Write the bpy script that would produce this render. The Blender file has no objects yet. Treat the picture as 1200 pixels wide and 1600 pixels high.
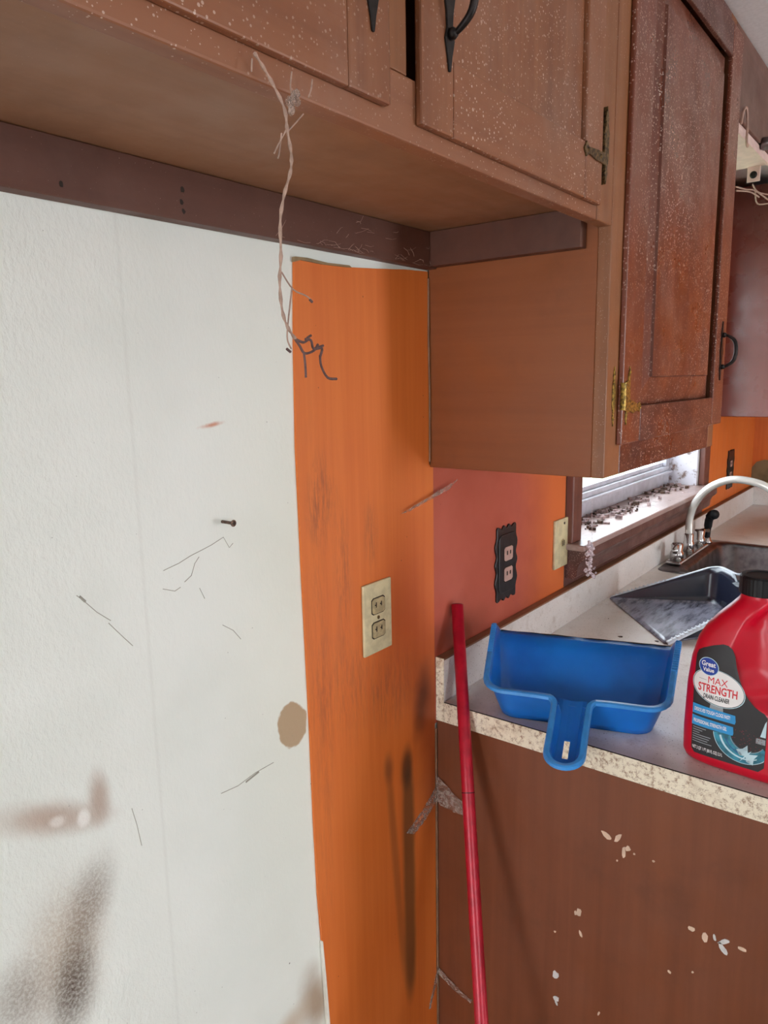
import bpy, bmesh, math, random
from mathutils import Vector, Matrix
random.seed(7)
C = bpy.context.scene
COL = C.collection

# ------------------------------------------------------------------ camera
cam_data = bpy.data.cameras.new('camera')
cam = bpy.data.objects.new('camera', cam_data)
COL.objects.link(cam)
yaw, pitch, roll = 0.9102, 0.1765, -0.0188
f = Vector((math.sin(yaw) * math.cos(pitch), math.cos(yaw) * math.cos(pitch), -math.sin(pitch)))
r0 = Vector((math.cos(yaw), -math.sin(yaw), 0))
u0 = r0.cross(f)
rr = math.cos(roll) * r0 + math.sin(roll) * u0
uu = -math.sin(roll) * r0 + math.cos(roll) * u0
m = Matrix((rr, uu, -f)).transposed().to_4x4()
m.translation = Vector((-1.0353, -0.6964, 1.4799))
cam.matrix_world = m
cam_data.sensor_fit = 'VERTICAL'
cam_data.sensor_height = 24.0
cam_data.lens = 24.0 * 1150.75 / 1600.0
cam_data.clip_start = 0.02
C.camera = cam

# ------------------------------------------------------------------ world, lamps, exposure
w = bpy.data.worlds.new('overcast_sky')
C.world = w
w.use_nodes = True
bg = w.node_tree.nodes['Background']
bg.inputs['Color'].default_value = (0.86, 0.92, 1.0, 1)
bg.inputs['Strength'].default_value = 10.0

def area(name, loc, target, sx, sy, power, col):
    l = bpy.data.lights.new(name, 'AREA')
    l.shape = 'RECTANGLE'; l.size = sx; l.size_y = sy; l.energy = power; l.color = col
    o = bpy.data.objects.new(name, l); COL.objects.link(o)
    o.location = loc
    d = Vector(target) - Vector(loc)
    o.rotation_euler = d.to_track_quat('-Z', 'Y').to_euler()
    return o
area('daylight_left_opening', (-3.15, -0.30, 1.05), (0, -0.25, 0.8), 0.42, 1.2, 14, (0.97, 0.98, 1.0))
area('daylight_front_door', (1.2, -3.36, 0.95), (-0.1, 0, 0.8), 0.36, 1.5, 27, (0.97, 0.98, 1.0))
area('soft_fill_front', (-1.9, -3.36, 1.35), (-0.6, 0, 1.3), 0.9, 0.8, 7, (0.95, 0.98, 1.0))  # added soft fill from the unseen front of the room

C.view_settings.view_transform = 'Standard'
C.view_settings.look = 'None'
C.view_settings.gamma = 1.0
C.view_settings.use_curve_mapping = False
C.view_settings.exposure = 0.0

# ------------------------------------------------------------------ helpers
def lin(c):
    o = []
    for v in c[:3]:
        v /= 255.0
        o.append(v / 12.92 if v <= 0.04045 else ((v + 0.055) / 1.055) ** 2.4)
    return (*o, 1.0)

class NT:
    def __init__(s, name):
        s.m = bpy.data.materials.new(name); s.m.use_nodes = True
        s.t = s.m.node_tree; s.b = s.t.nodes['Principled BSDF']
        s.tc = None
    def n(s, t, **kw):
        nd = s.t.nodes.new(t)
        for k, v in kw.items():
            setattr(nd, k, v)
        return nd
    def l(s, a, b): s.t.links.new(a, b)
    def co(s):
        if not s.tc: s.tc = s.n('ShaderNodeTexCoord')
        return s.tc.outputs['Object']
    def mapped(s, scale, loc=(0, 0, 0), rot=(0, 0, 0)):
        mp = s.n('ShaderNodeMapping')
        mp.inputs['Scale'].default_value = scale
        mp.inputs['Location'].default_value = loc
        mp.inputs['Rotation'].default_value = rot
        s.l(s.co(), mp.inputs['Vector']); return mp.outputs['Vector']
    def noise(s, scale=5, detail=4, rough=0.55, vec=None, dist=0.0):
        nd = s.n('ShaderNodeTexNoise')
        nd.inputs['Scale'].default_value = scale; nd.inputs['Detail'].default_value = detail
        nd.inputs['Roughness'].default_value = rough; nd.inputs['Distortion'].default_value = dist
        s.l(vec if vec is not None else s.co(), nd.inputs['Vector'])
        return nd.outputs['Fac']
    def math(s, op, a, b=None, clamp=False):
        nd = s.n('ShaderNodeMath', operation=op); nd.use_clamp = clamp
        for i, v in enumerate((a, b)):
            if v is None: continue
            if isinstance(v, (int, float)): nd.inputs[i].default_value = v
            else: s.l(v, nd.inputs[i])
        return nd.outputs[0]
    def ramp(s, v, lo, hi, o0=0.0, o1=1.0, smooth=True):
        nd = s.n('ShaderNodeMapRange'); nd.interpolation_type = 'SMOOTHSTEP' if smooth else 'LINEAR'
        s.l(v, nd.inputs['Value'])
        nd.inputs['From Min'].default_value = lo; nd.inputs['From Max'].default_value = hi
        nd.inputs['To Min'].default_value = o0; nd.inputs['To Max'].default_value = o1
        return nd.outputs['Result']
    def mix(s, fac, a, b):
        nd = s.n('ShaderNodeMix', data_type='RGBA')
        for sock, v in ((nd.inputs['Factor'], fac), (nd.inputs['A'], a), (nd.inputs['B'], b)):
            if isinstance(v, (int, float)): sock.default_value = v
            elif isinstance(v, tuple): sock.default_value = v
            else: s.l(v, sock)
        return nd.outputs['Result']
    def ellipse(s, cx, cz, rx, rz, rot=0.0, soft=0.6, wob=0.0, wscale=30, axes='xz', bar=False):
        """1 inside, 0 outside an ellipse in object x/z (or y/z)."""
        sp = s.n('ShaderNodeSeparateXYZ'); s.l(s.co(), sp.inputs[0])
        a = sp.outputs['X' if axes[0] == 'x' else 'Y']; b = sp.outputs['Z' if axes[1] == 'z' else 'Y']
        dx = s.math('SUBTRACT', a, cx); dz = s.math('SUBTRACT', b, cz)
        c, sn = math.cos(rot), math.sin(rot)
        px = s.math('ADD', s.math('MULTIPLY', dx, c / rx), s.math('MULTIPLY', dz, sn / rx))
        pz = s.math('ADD', s.math('MULTIPLY', dx, -sn / rz), s.math('MULTIPLY', dz, c / rz))
        q = s.math('POWER', s.math('ABSOLUTE', pz), 6.0) if bar else s.math('MULTIPLY', pz, pz)
        d = s.math('SQRT', s.math('ADD', s.math('MULTIPLY', px, px), q))
        if wob:
            d = s.math('ADD', d, s.math('MULTIPLY', s.math('SUBTRACT', s.noise(wscale, 4), 0.5), wob))
        return s.ramp(d, 1.0 - soft, 1.0 + soft * 0.15, 1.0, 0.0)
    def specks(s, scale, thr, keep=0.6, vec=None):
        """scattered small dots; 1 on a dot."""
        v = s.n('ShaderNodeTexVoronoi'); v.inputs['Scale'].default_value = scale
        s.l(vec if vec is not None else s.co(), v.inputs['Vector'])
        sc = s.n('ShaderNodeSeparateColor'); s.l(v.outputs['Color'], sc.inputs[0])
        rad = s.math('MULTIPLY', s.ramp(sc.outputs[0], keep, 1.0, 0.0, 1.0, False), thr)
        return s.math('LESS_THAN', v.outputs['Distance'], rad)
    def bump(s, h, strength=0.3, dist=0.002):
        nd = s.n('ShaderNodeBump'); nd.inputs['Strength'].default_value = strength
        nd.inputs['Distance'].default_value = dist
        s.l(h, nd.inputs['Height']); s.l(nd.outputs['Normal'], s.b.inputs['Normal'])
    def set(s, col=None, rough=0.5, metal=0.0, spec=0.5, **kw):
        if col is not None:
            if isinstance(col, tuple): s.b.inputs['Base Color'].default_value = col
            else: s.l(col, s.b.inputs['Base Color'])
        if isinstance(rough, (int, float)): s.b.inputs['Roughness'].default_value = rough
        else: s.l(rough, s.b.inputs['Roughness'])
        s.b.inputs['Metallic'].default_value = metal
        s.b.inputs['Specular IOR Level'].default_value = spec
        for k, v in kw.items(): s.b.inputs[k].default_value = v
        return s.m

def simple(name, rgb, rough=0.5, metal=0.0, spec=0.5, var=0.12, scale=40, **kw):
    t = NT(name)
    c = lin(rgb); d = tuple(x * (1 - var * 2) for x in c[:3]) + (1,)
    col = t.mix(t.ramp(t.noise(scale, 4), 0.35, 0.65), d, c)
    return t.set(col, rough, metal, spec, **kw)

def wood(name, c1, c2, axis='z', rough=0.42, dust=0.0, spec=0.5, dustcol=(205, 180, 165), grain=1.0):
    t = NT(name)
    sc = {'z': (55, 55, 2.2), 'x': (2.2, 55, 55), 'y': (55, 2.2, 55)}[axis]
    sc2 = {'z': (9, 9, 0.6), 'x': (0.6, 9, 9), 'y': (9, 0.6, 9)}[axis]
    n1 = t.noise(1.0, 6, 0.6, t.mapped(sc), 0.3)
    n2 = t.noise(1.0, 4, 0.5, t.mapped(sc2), 0.5)
    g = t.math('ADD', t.math('MULTIPLY', n1, 0.45), t.math('MULTIPLY', n2, 0.55))
    col = t.mix(t.ramp(g, 0.5 - 0.16 / grain, 0.5 + 0.16 / grain), lin(c1), lin(c2))
    # grime clouds
    gr = t.ramp(t.noise(6, 5, 0.65), 0.5, 0.75, 0, 0.35)
    col = t.mix(gr, col, lin(tuple(x * 0.72 for x in c1)))
    ro = t.ramp(t.noise(14, 4), 0.3, 0.7, rough - 0.07, rough + 0.12)
    if dust:
        area_ = t.ramp(t.noise(4, 3), 0.42, 0.62, 0.35, 1.0)
        d1 = t.specks(330, 0.33 * dust, 0.45)
        d2 = t.specks(120, 0.17 * dust, 0.72)
        d = t.math('MULTIPLY', t.math('MAXIMUM', d1, d2), area_)
        col = t.mix(t.math('MULTIPLY', d, 0.75), col, lin(dustcol))
        haze = t.ramp(t.noise(9, 5, 0.7), 0.45, 0.8, 0, 0.28 * min(dust, 1))
        col = t.mix(haze, col, lin((150, 122, 108)))
    t.bump(n1, 0.12, 0.0006)
    return t.set(col, ro, 0, spec)

def fin(bm, name, mat, parent=None, bevel=0.0, smooth=False, seg=2):
    bmesh.ops.recalc_face_normals(bm, faces=bm.faces[:])
    me = bpy.data.meshes.new(name); bm.to_mesh(me); bm.free()
    o = bpy.data.objects.new(name, me); COL.objects.link(o)
    if mat: me.materials.append(mat)
    if smooth:
        for p in me.polygons: p.use_smooth = True
    if bevel:
        b = o.modifiers.new('bevel', 'BEVEL'); b.width = bevel; b.segments = seg
        b.limit_method = 'ANGLE'; b.angle_limit = math.radians(40)
    if parent: attach(o, parent)
    return o
def gm(o):
    mt = Matrix.Translation(o.location)
    return gm(o.parent) @ o.matrix_parent_inverse @ mt if o.parent else mt @ o.rotation_euler.to_matrix().to_4x4()
def attach(o, parent):
    o.parent = parent; o.matrix_parent_inverse = gm(parent).inverted()
def root(name, label, cat, loc, group=None):
    o = bpy.data.objects.new(name, None); COL.objects.link(o)
    o.location = loc; o.empty_display_size = 0.05
    o['label'] = label; o['category'] = cat
    if group: o['group'] = group
    return o
def tag(o, label, cat, group=None, kind=None):
    o['label'] = label; o['category'] = cat
    if group: o['group'] = group
    if kind: o['kind'] = kind
    return o
def struct(o, label=None):
    o['kind'] = 'structure'
    if label: o['label'] = label
    return o
def B(): return bmesh.new()
def box(bm, x0, x1, y0, y1, z0, z1):
    v = [bm.verts.new((x, y, z)) for x in (x0, x1) for y in (y0, y1) for z in (z0, z1)]
    for q in ((0, 1, 3, 2), (4, 6, 7, 5), (0, 4, 5, 1), (2, 3, 7, 6), (0, 2, 6, 4), (1, 5, 7, 3)):
        bm.faces.new([v[i] for i in q])
    return bm
def boxo(name, mat, parent, x0, x1, y0, y1, z0, z1, bevel=0.0015):
    return fin(box(B(), x0, x1, y0, y1, z0, z1), name, mat, parent, bevel)
def prism(bm, pts, mapf, t0, t1):
    """polygon pts (a,b) extruded from t0 to t1; mapf(a,b,t)->xyz"""
    a = [bm.verts.new(mapf(p[0], p[1], t0)) for p in pts]
    b = [bm.verts.new(mapf(p[0], p[1], t1)) for p in pts]
    n = len(pts)
    bm.faces.new(a); bm.faces.new(b[::-1])
    for i in range(n):
        j = (i + 1) % n
        bm.faces.new((a[i], b[i], b[j], a[j]))
    return bm
XZ = lambda a, b, t: (a, t, b)      # outline on a wall-parallel plane, depth = y
YZ = lambda a, b, t: (t, a, b)      # outline on an end panel, depth = x
XY = lambda a, b, t: (a, b, t)
def tube(bm, pts, r, n=8, cap=True):
    pts = [Vector(p) for p in pts]
    rs = r if isinstance(r, (list, tuple)) else [r] * len(pts)
    rings = []; prev = None
    for i, p in enumerate(pts):
        d = (pts[min(i + 1, len(pts) - 1)] - pts[max(i - 1, 0)])
        d = d.normalized() if d.length > 1e-9 else Vector((0, 0, 1))
        if prev is None:
            a = d.orthogonal().normalized()
        else:
            a = prev - d * prev.dot(d)
            a = a.normalized() if a.length > 1e-6 else d.orthogonal().normalized()
        prev = a; b = d.cross(a)
        rings.append([bm.verts.new(p + (a * math.cos(2 * math.pi * k / n) + b * math.sin(2 * math.pi * k / n)) * rs[i]) for k in range(n)])
    for i in range(len(rings) - 1):
        for k in range(n):
            j = (k + 1) % n
            bm.faces.new((rings[i][k], rings[i][j], rings[i + 1][j], rings[i + 1][k]))
    if cap:
        bm.faces.new(rings[0][::-1]); bm.faces.new(rings[-1])
    return bm
def spline(pts, n=8):
    """Catmull-Rom through pts"""
    P = [Vector(p) for p in pts]; out = []
    for i in range(len(P) - 1):
        p0 = P[max(i - 1, 0)]; p1 = P[i]; p2 = P[i + 1]; p3 = P[min(i + 2, len(P) - 1)]
        for k in range(n):
            t = k / n
            out.append(0.5 * ((2 * p1) + (p2 - p0) * t + (2 * p0 - 5 * p1 + 4 * p2 - p3) * t * t + (3 * p1 - p0 - 3 * p2 + p3) * t ** 3))
    out.append(P[-1]); return out
def lathe(bm, prof, c, axis='z', n=24):
    """prof: (r, h) list around an axis through c"""
    c = Vector(c)
    ax = {'z': (Vector((1, 0, 0)), Vector((0, 1, 0)), Vector((0, 0, 1))),
          'y': (Vector((1, 0, 0)), Vector((0, 0, 1)), Vector((0, -1, 0))),
          'x': (Vector((0, 1, 0)), Vector((0, 0, 1)), Vector((-1, 0, 0)))}[axis]
    rings = [[bm.verts.new(c + ax[2] * h + (ax[0] * math.cos(2 * math.pi * k / n) + ax[1] * math.sin(2 * math.pi * k / n)) * max(r, 1e-5)) for k in range(n)] for r, h in prof]
    for i in range(len(rings) - 1):
        for k in range(n):
            j = (k + 1) % n
            bm.faces.new((rings[i][k], rings[i][j], rings[i + 1][j], rings[i + 1][k]))
    bm.faces.new(rings[0][::-1]); bm.faces.new(rings[-1])
    return bm
def blob(cx, cz, rx, rz, n=14, jit=0.25, rot=0.0):
    out = []
    for k in range(n):
        a = 2 * math.pi * k / n; s = 1 + random.uniform(-jit, jit)
        x, z = math.cos(a) * rx * s, math.sin(a) * rz * s
        out.append((cx + x * math.cos(rot) - z * math.sin(rot), cz + x * math.sin(rot) + z * math.cos(rot)))
    return out

# ------------------------------------------------------------------ materials
def mat_white_wall():
    t = NT('painted_white_wall')
    col = t.mix(t.ramp(t.noise(3.0, 4), 0.35, 0.65), lin((221, 226, 219)), lin((230, 234, 228)))
    # yellowish tint towards the orange strip
    col = t.mix(t.math('MULTIPLY', t.ellipse(-0.35, 1.15, 0.16, 0.75, soft=1.0), 0.35), col, lin((226, 226, 206)))
    # faint vertical paper seams
    sp = t.n('ShaderNodeSeparateXYZ'); t.l(t.co(), sp.inputs[0])
    seam = t.math('ABSOLUTE', t.math('SUBTRACT', sp.outputs['X'], -0.575))
    col = t.mix(t.ramp(seam, 0.0, 0.004, 0.10, 0), col, lin((170, 168, 160)))
    fine = t.noise(260, 3, 0.7)
    # mould and soot low down
    brown = lin((112, 88, 70)); dark = lin((78, 60, 50)); tan = lin((176, 158, 138))
    grit = t.ramp(fine, 0.35, 0.62, 0.55, 1.0)
    def stain(cx, cz, rx, rz, rot, col_in, c, amt, soft=0.9, wob=0.5, g=True, ws=9):
        e = t.math('MULTIPLY', t.ellipse(cx, cz, rx, rz, rot, soft, wob, ws), amt)
        if g: e = t.math('MULTIPLY', e, grit)
        return t.mix(e, col_in, c)
    col = stain(-0.705, 0.885, 0.060, 0.105, 0.0, col, tan, 0.8)
    col = stain(-0.672, 0.930, 0.034, 0.062, -0.35, col, brown, 0.62)
    col = stain(-0.700, 0.845, 0.036, 0.075, -0.15, col, dark, 0.9)
    col = stain(-0.755, 0.865, 0.045, 0.06, 0.0, col, brown, 0.6)
    col = stain(-0.703, 1.044, 0.082, 0.023, -0.43, col, lin((176, 154, 138)), 0.85, 0.9, 0.5, False, 20)
    col = stain(-0.651, 1.043, 0.017, 0.040, 0.0, col, lin((172, 150, 134)), 0.8, 0.9, 0.5, False, 20)
    col = stain(-0.670, 1.027, 0.009, 0.013, 0, col, lin((228, 226, 220)), 1.0, 0.6, 0.5, False, 60)
    col = stain(-0.698, 1.038, 0.012, 0.008, -0.4, col, lin((218, 212, 204)), 0.9, 0.7, 0.5, False, 60)
    col = stain(-0.332, 0.545, 0.040, 0.080, 0.25, col, lin((160, 136, 112)), 0.9, 0.9, 0.6, False, 16)
    col = stain(-0.395, 0.540, 0.070, 0.034, 0.3, col, lin((190, 170, 146)), 0.75, 0.9, 0.6, False, 16)
    # torn bare patch
    col = stain(-0.357, 1.008, 0.029, 0.036, 0.3, col, lin((178, 154, 124)), 1.0, 0.10, 0.45, False, 45)
    # rusty scrape
    col = stain(-0.468, 1.432, 0.021, 0.0035, 0.12, col, lin((196, 120, 80)), 0.8, 0.9, 0.8, False, 120)
    # pits
    pit = t.math('MULTIPLY', t.specks(34, 0.075, 0.80), t.ramp(t.noise(2.4, 3), 0.45, 0.6))
    col = t.mix(t.math('MULTIPLY', pit, 0.85), col, lin((92, 92, 88)))
    pit2 = t.specks(95, 0.09, 0.86)
    col = t.mix(t.math('MULTIPLY', pit2, 0.45), col, lin((130, 128, 120)))
    roughness = t.ramp(fine, 0.3, 0.7, 0.62, 0.85)
    left = t.ramp(sp.outputs['X'], -0.72, -0.5, 1.6, 0.45)
    low = t.math('ADD', left, t.math('MULTIPLY', t.ellipse(-0.64, 0.62, 0.12, 0.22, 0, 0.8), 1.5))
    h = t.math('MULTIPLY', t.noise(170, 3, 0.6, t.mapped((1, 1, 0.55), rot=(0, 0.5, 0))), low)
    h = t.math('ADD', h, t.math('MULTIPLY', t.noise(6, 3), 2.0))
    t.bump(h, 0.55, 0.0016)
    return t.set(col, roughness, 0, 0.3)

def mat_orange():
    t = NT('orange_grained_panel')
    n1 = t.noise(1.0, 6, 0.6, t.mapped((70, 70, 2.4)), 0.25)
    n2 = t.noise(5, 4, 0.6)
    g = t.math('ADD', t.math('MULTIPLY', n1, 0.6), t.math('MULTIPLY', n2, 0.4))
    col = t.mix(t.ramp(g, 0.28, 0.70), lin((206, 104, 40)), lin((218, 118, 50)))
    # redder cast around and right of the outlet
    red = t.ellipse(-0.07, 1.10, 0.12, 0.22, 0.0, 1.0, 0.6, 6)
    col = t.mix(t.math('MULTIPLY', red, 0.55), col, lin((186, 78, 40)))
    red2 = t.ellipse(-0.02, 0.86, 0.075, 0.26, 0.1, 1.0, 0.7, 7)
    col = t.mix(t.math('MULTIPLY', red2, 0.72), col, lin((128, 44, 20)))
    # soot rubbing marks
    streak = t.ramp(t.noise(1.0, 5, 0.75, t.mapped((170, 170, 22))), 0.36, 0.68)
    def soot(cx, cz, rx, rz, rot, amt, c=(70, 52, 42), st=True, soft=0.8, wob=0.5, bar=False):
        nonlocal col
        e = t.math('MULTIPLY', t.ellipse(cx, cz, rx, rz, rot, soft, wob, 14, 'xz', bar), amt)
        if st: e = t.math('MULTIPLY', e, streak)
        col = t.mix(e, col, lin(c))
    grey = (112, 66, 48)
    soot(-0.287, 1.315, 0.036, 0.085, 0, 0.55, grey)
    soot(-0.245, 1.20, 0.026, 0.13, 0, 0.45, grey)
    soot(-0.178, 1.25, 0.022, 0.07, 0, 0.4, grey)
    soot(-0.24, 1.03, 0.09, 0.12, 0, 0.35, grey)
    soot(-0.13, 0.98, 0.09, 0.09, 0, 0.4, grey)
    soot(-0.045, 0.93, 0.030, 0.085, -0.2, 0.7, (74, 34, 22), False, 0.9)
    # two long vertical sooty bars low down
    soot(-0.090, 0.605, 0.0225, 0.255, 0.0, 0.72, (72, 54, 32), False, 0.6, 0.2, True)
    soot(-0.093, 0.825, 0.0225, 0.050, 0.0, 0.75, (54, 40, 28), False, 0.7, 0.3)
    soot(-0.126, 0.635, 0.0135, 0.24, 0.09, 0.42, (88, 58, 34), False, 0.8, 0.2, True)
    soot(-0.144, 0.845, 0.017, 0.036, 0.09, 0.55, (84, 54, 36), False, 0.85, 0.3)
    soot(-0.30, 1.02, 0.03, 0.5, 0, 0.25, grey)
    d = t.specks(60, 0.07, 0.78)
    col = t.mix(t.math('MULTIPLY', d, 0.7), col, lin((92, 44, 24)))
    t.bump(n1, 0.15, 0.0006)
    return t.set(col, t.ramp(n2, 0.3, 0.7, 0.45, 0.62), 0, 0.4)

def mat_red_sheen():
    t = NT('red_sheen_panel')
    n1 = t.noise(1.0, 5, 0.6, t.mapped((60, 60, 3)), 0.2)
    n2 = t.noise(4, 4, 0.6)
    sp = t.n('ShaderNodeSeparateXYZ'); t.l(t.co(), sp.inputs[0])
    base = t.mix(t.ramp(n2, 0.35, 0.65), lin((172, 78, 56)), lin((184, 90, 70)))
    fade = t.ramp(t.math('ADD', sp.outputs['X'], t.math('MULTIPLY', t.math('SUBTRACT', n2, 0.5), 0.2)), 0.30, 0.47, 0, 1)  # wall sheen painted as red, fading back to orange on the right
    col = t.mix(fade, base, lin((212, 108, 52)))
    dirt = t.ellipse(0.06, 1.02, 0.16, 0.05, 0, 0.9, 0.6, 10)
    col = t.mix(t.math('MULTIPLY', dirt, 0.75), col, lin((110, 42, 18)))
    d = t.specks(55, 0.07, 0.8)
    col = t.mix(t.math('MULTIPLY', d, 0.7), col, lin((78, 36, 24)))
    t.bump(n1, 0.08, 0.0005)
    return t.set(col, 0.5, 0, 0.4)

def mat_laminate(name, base, dirt_amt, edge=False):
    t = NT(name)
    n = t.noise(7, 5, 0.65)
    col = t.mix(t.ramp(n, 0.35, 0.7), lin(base), lin(tuple(min(255, x + 10) for x in base)))
    f = t.specks(330, 0.36, 0.5)
    col = t.mix(t.math('MULTIPLY', f, 0.5), col, lin((160, 146, 130)))
    g = t.specks(180, 0.22, 0.72)
    col = t.mix(t.math('MULTIPLY', g, 0.7), col, lin((92, 74, 58)))
    d = t.ramp(t.noise(16, 6, 0.75), 0.50, 0.78, 0, dirt_amt)
    col = t.mix(d, col, lin((150, 112, 70) if edge else (158, 134, 112)))
    if edge:
        d2 = t.ramp(t.noise(130, 6, 0.8), 0.48, 0.66, 0, 0.85)
        col = t.mix(d2, col, lin((132, 88, 52)))
        k2 = t.specks(260, 0.34, 0.45)
        col = t.mix(t.math('MULTIPLY', k2, 0.75), col, lin((70, 46, 30)))
    else:
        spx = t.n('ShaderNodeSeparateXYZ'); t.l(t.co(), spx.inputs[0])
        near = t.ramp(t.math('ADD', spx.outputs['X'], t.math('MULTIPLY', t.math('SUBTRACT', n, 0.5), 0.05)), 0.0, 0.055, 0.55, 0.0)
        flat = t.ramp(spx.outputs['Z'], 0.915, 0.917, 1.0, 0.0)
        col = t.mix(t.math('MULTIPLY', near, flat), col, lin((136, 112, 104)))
        d3 = t.ellipse(0.75, -0.2, 0.55, 0.16, 0.1, 0.9, 0.6, 6, 'xy')
        col = t.mix(t.math('MULTIPLY', d3, 0.6), col, lin((186, 160, 138)))
        d4 = t.ellipse(1.95, -0.3, 0.5, 0.4, 0.0, 0.9, 0.6, 6, 'xy')
        col = t.mix(t.math('MULTIPLY', d4, 0.8), col, lin((176, 146, 118)))
    t.bump(n, 0.08, 0.001)
    return t.set(col, t.ramp(n, 0.3, 0.7, 0.28, 0.5), 0, 0.5)

M = {}
M['white'] = mat_white_wall()
M['orange'] = mat_orange()
M['red'] = mat_red_sheen()
M['ceil'] = simple('ceiling_paint', (222, 222, 224), 0.8, scale=120, var=0.04)
M['room'] = simple('room_wall_paint', (206, 198, 186), 0.8, scale=20, var=0.04)
M['floor'] = simple('floor_vinyl', (150, 128, 104), 0.5, scale=8, var=0.1)
M['door_w'] = wood('cabinet_door_wood', (116, 68, 42), (140, 88, 56), 'z', 0.42, 1.2)
M['door_tall'] = wood('tall_door_wood', (92, 42, 26), (118, 60, 38), 'z', 0.33, 1.5)
M['rail_w'] = wood('door_rail_wood', (116, 68, 42), (138, 86, 56), 'x', 0.42, 1.2)
M['rail_tall'] = wood('tall_door_rail_wood', (72, 32, 25), (96, 47, 36), 'x', 0.33, 1.4)
M['frame_w'] = wood('face_frame_wood', (118, 72, 42), (142, 90, 54), 'z', 0.45, 0.6)
M['frame_rail'] = wood('face_frame_rail_wood', (116, 70, 46), (140, 90, 62), 'x', 0.5, 0.9)
M['carcass'] = wood('cabinet_underside_wood', (134, 94, 66), (152, 108, 78), 'x', 0.5, 0.3, grain=0.6)
M['side_w'] = wood('cabinet_side_wood', (124, 64, 24), (142, 78, 36), 'y', 0.45, 0.15, grain=0.6)
M['cleat'] = wood('dark_cleat_wood', (76, 42, 30), (94, 54, 38), 'x', 0.5, 0.3, grain=0.6)
M['base_w'] = wood('base_panel_wood', (106, 56, 32), (124, 69, 42), 'z', 0.42, 0.15, grain=0.8)
M['casing'] = wood('window_casing_wood', (92, 50, 40), (116, 68, 54), 'z', 0.4, 0.3)
M['stool'] = wood('window_stool_wood', (150, 124, 118), (182, 158, 152), 'x', 0.32, 0.5)
M['apron'] = wood('window_apron_wood', (82, 50, 44), (106, 68, 60), 'x', 0.42, 0.9)
M['cap'] = wood('splash_cap_wood', (118, 78, 54), (146, 102, 74), 'x', 0.55, 0.3)
M['farcab'] = wood('far_cabinet_wood', (112, 56, 46), (128, 70, 60), 'z', 0.3, 0.0, grain=0.5)
M['valance'] = wood('valance_wood', (96, 66, 56), (116, 84, 72), 'x', 0.5, 0.4)
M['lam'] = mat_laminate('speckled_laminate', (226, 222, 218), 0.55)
M['lam_edge'] = mat_laminate('yellowed_laminate_edge', (232, 222, 200), 0.75, True)
M['ivory'] = simple('ivory_plastic', (214, 202, 160), 0.4, var=0.1, scale=60)
M['ivory_d'] = simple('aged_ivory_plastic', (190, 172, 128), 0.4, var=0.15, scale=120)
M['slot'] = simple('dark_slot', (40, 28, 18), 0.8)
M['blackplate'] = simple('black_painted_metal', (34, 33, 35), 0.35, 0.2, var=0.25, scale=90)
M['pinkplug'] = simple('brown_plug_face', (186, 150, 138), 0.4, var=0.1)
M['iron'] = simple('dark_iron', (46, 40, 38), 0.45, 0.6, var=0.25, scale=120)
M['bronze'] = simple('tarnished_bronze', (116, 92, 58), 0.5, 0.55, var=0.4, scale=260)
M['brass'] = simple('worn_brass', (178, 146, 72), 0.42, 0.7, var=0.4, scale=240)
M['redpole'] = simple('red_painted_pole', (190, 24, 50), 0.35, 0.1, var=0.12, scale=45)
M['poleend'] = simple('dark_red_cap', (96, 14, 24), 0.5)
M['chrome'] = simple('worn_chrome', (210, 208, 208), 0.16, 1.0, var=0.08, scale=90)
M['steel'] = simple('dirty_stainless_steel', (128, 122, 124), 0.3, 0.9, var=0.25, scale=30)
M['spout'] = simple('white_chrome_spout', (226, 222, 214), 0.22, 0.55, var=0.04)
M['black'] = simple('black_plastic', (16, 17, 21), 0.5, var=0.1, spec=0.3)
M['bluepl'] = None
def mat_blue():
    t = NT('blue_translucent_plastic')
    n = t.noise(7, 4)
    col = t.mix(t.ramp(n, 0.35, 0.65), lin((10, 98, 186)), lin((22, 118, 208)))
    sc = t.ramp(t.noise(1.0, 5, 0.7, t.mapped((20, 140, 120))), 0.62, 0.74, 0, 0.22)
    col = t.mix(sc, col, lin((110, 165, 220)))
    m_ = t.set(col, 0.32, 0, 0.5)
    t.b.inputs['Subsurface Weight'].default_value = 0.4
    t.b.inputs['Subsurface Radius'].default_value = (0.004, 0.008, 0.02)
    return m_
M['bluepl'] = mat_blue()
M['bluerim'] = simple('blue_rim_highlight', (58, 146, 222), 0.3, var=0.08)  # lighter than the pan: rim highlight put into the colour
def mat_darkpan():
    t = NT('charcoal_plastic')
    sp = t.n('ShaderNodeSeparateXYZ'); t.l(t.co(), sp.inputs[0])
    low = t.ramp(sp.outputs['Z'], 0.917, 0.921, 1, 0)
    dust = t.ramp(t.noise(1.0, 5, 0.7, t.mapped((14, 60, 20), rot=(0, 0, 0.7))), 0.30, 0.62, 0.15, 0.95)  # pan floor: pale dust together with a painted window reflection
    col = t.mix(t.math('MULTIPLY', low, dust), lin((30, 36, 54)), lin((150, 148, 164)))
    sc = t.specks(160, 0.12, 0.8)
    col = t.mix(t.math('MULTIPLY', sc, 0.5), col, lin((150, 150, 160)))
    return t.set(col, 0.25, 0, 0.8)
M['darkpan'] = mat_darkpan()
M['darkrim'] = simple('pale_rim_highlight', (214, 222, 232), 0.35, var=0.1)  # bright window highlight on the dark rim, painted as base colour
M['redbottle'] = simple('red_bottle_plastic', (204, 5, 42), 0.34, var=0.05, scale=12)
M['lab_black'] = simple('label_black', (40, 38, 42), 0.4, var=0.06)
M['lab_white'] = simple('label_white', (238, 236, 236), 0.45, var=0.02)
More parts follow.
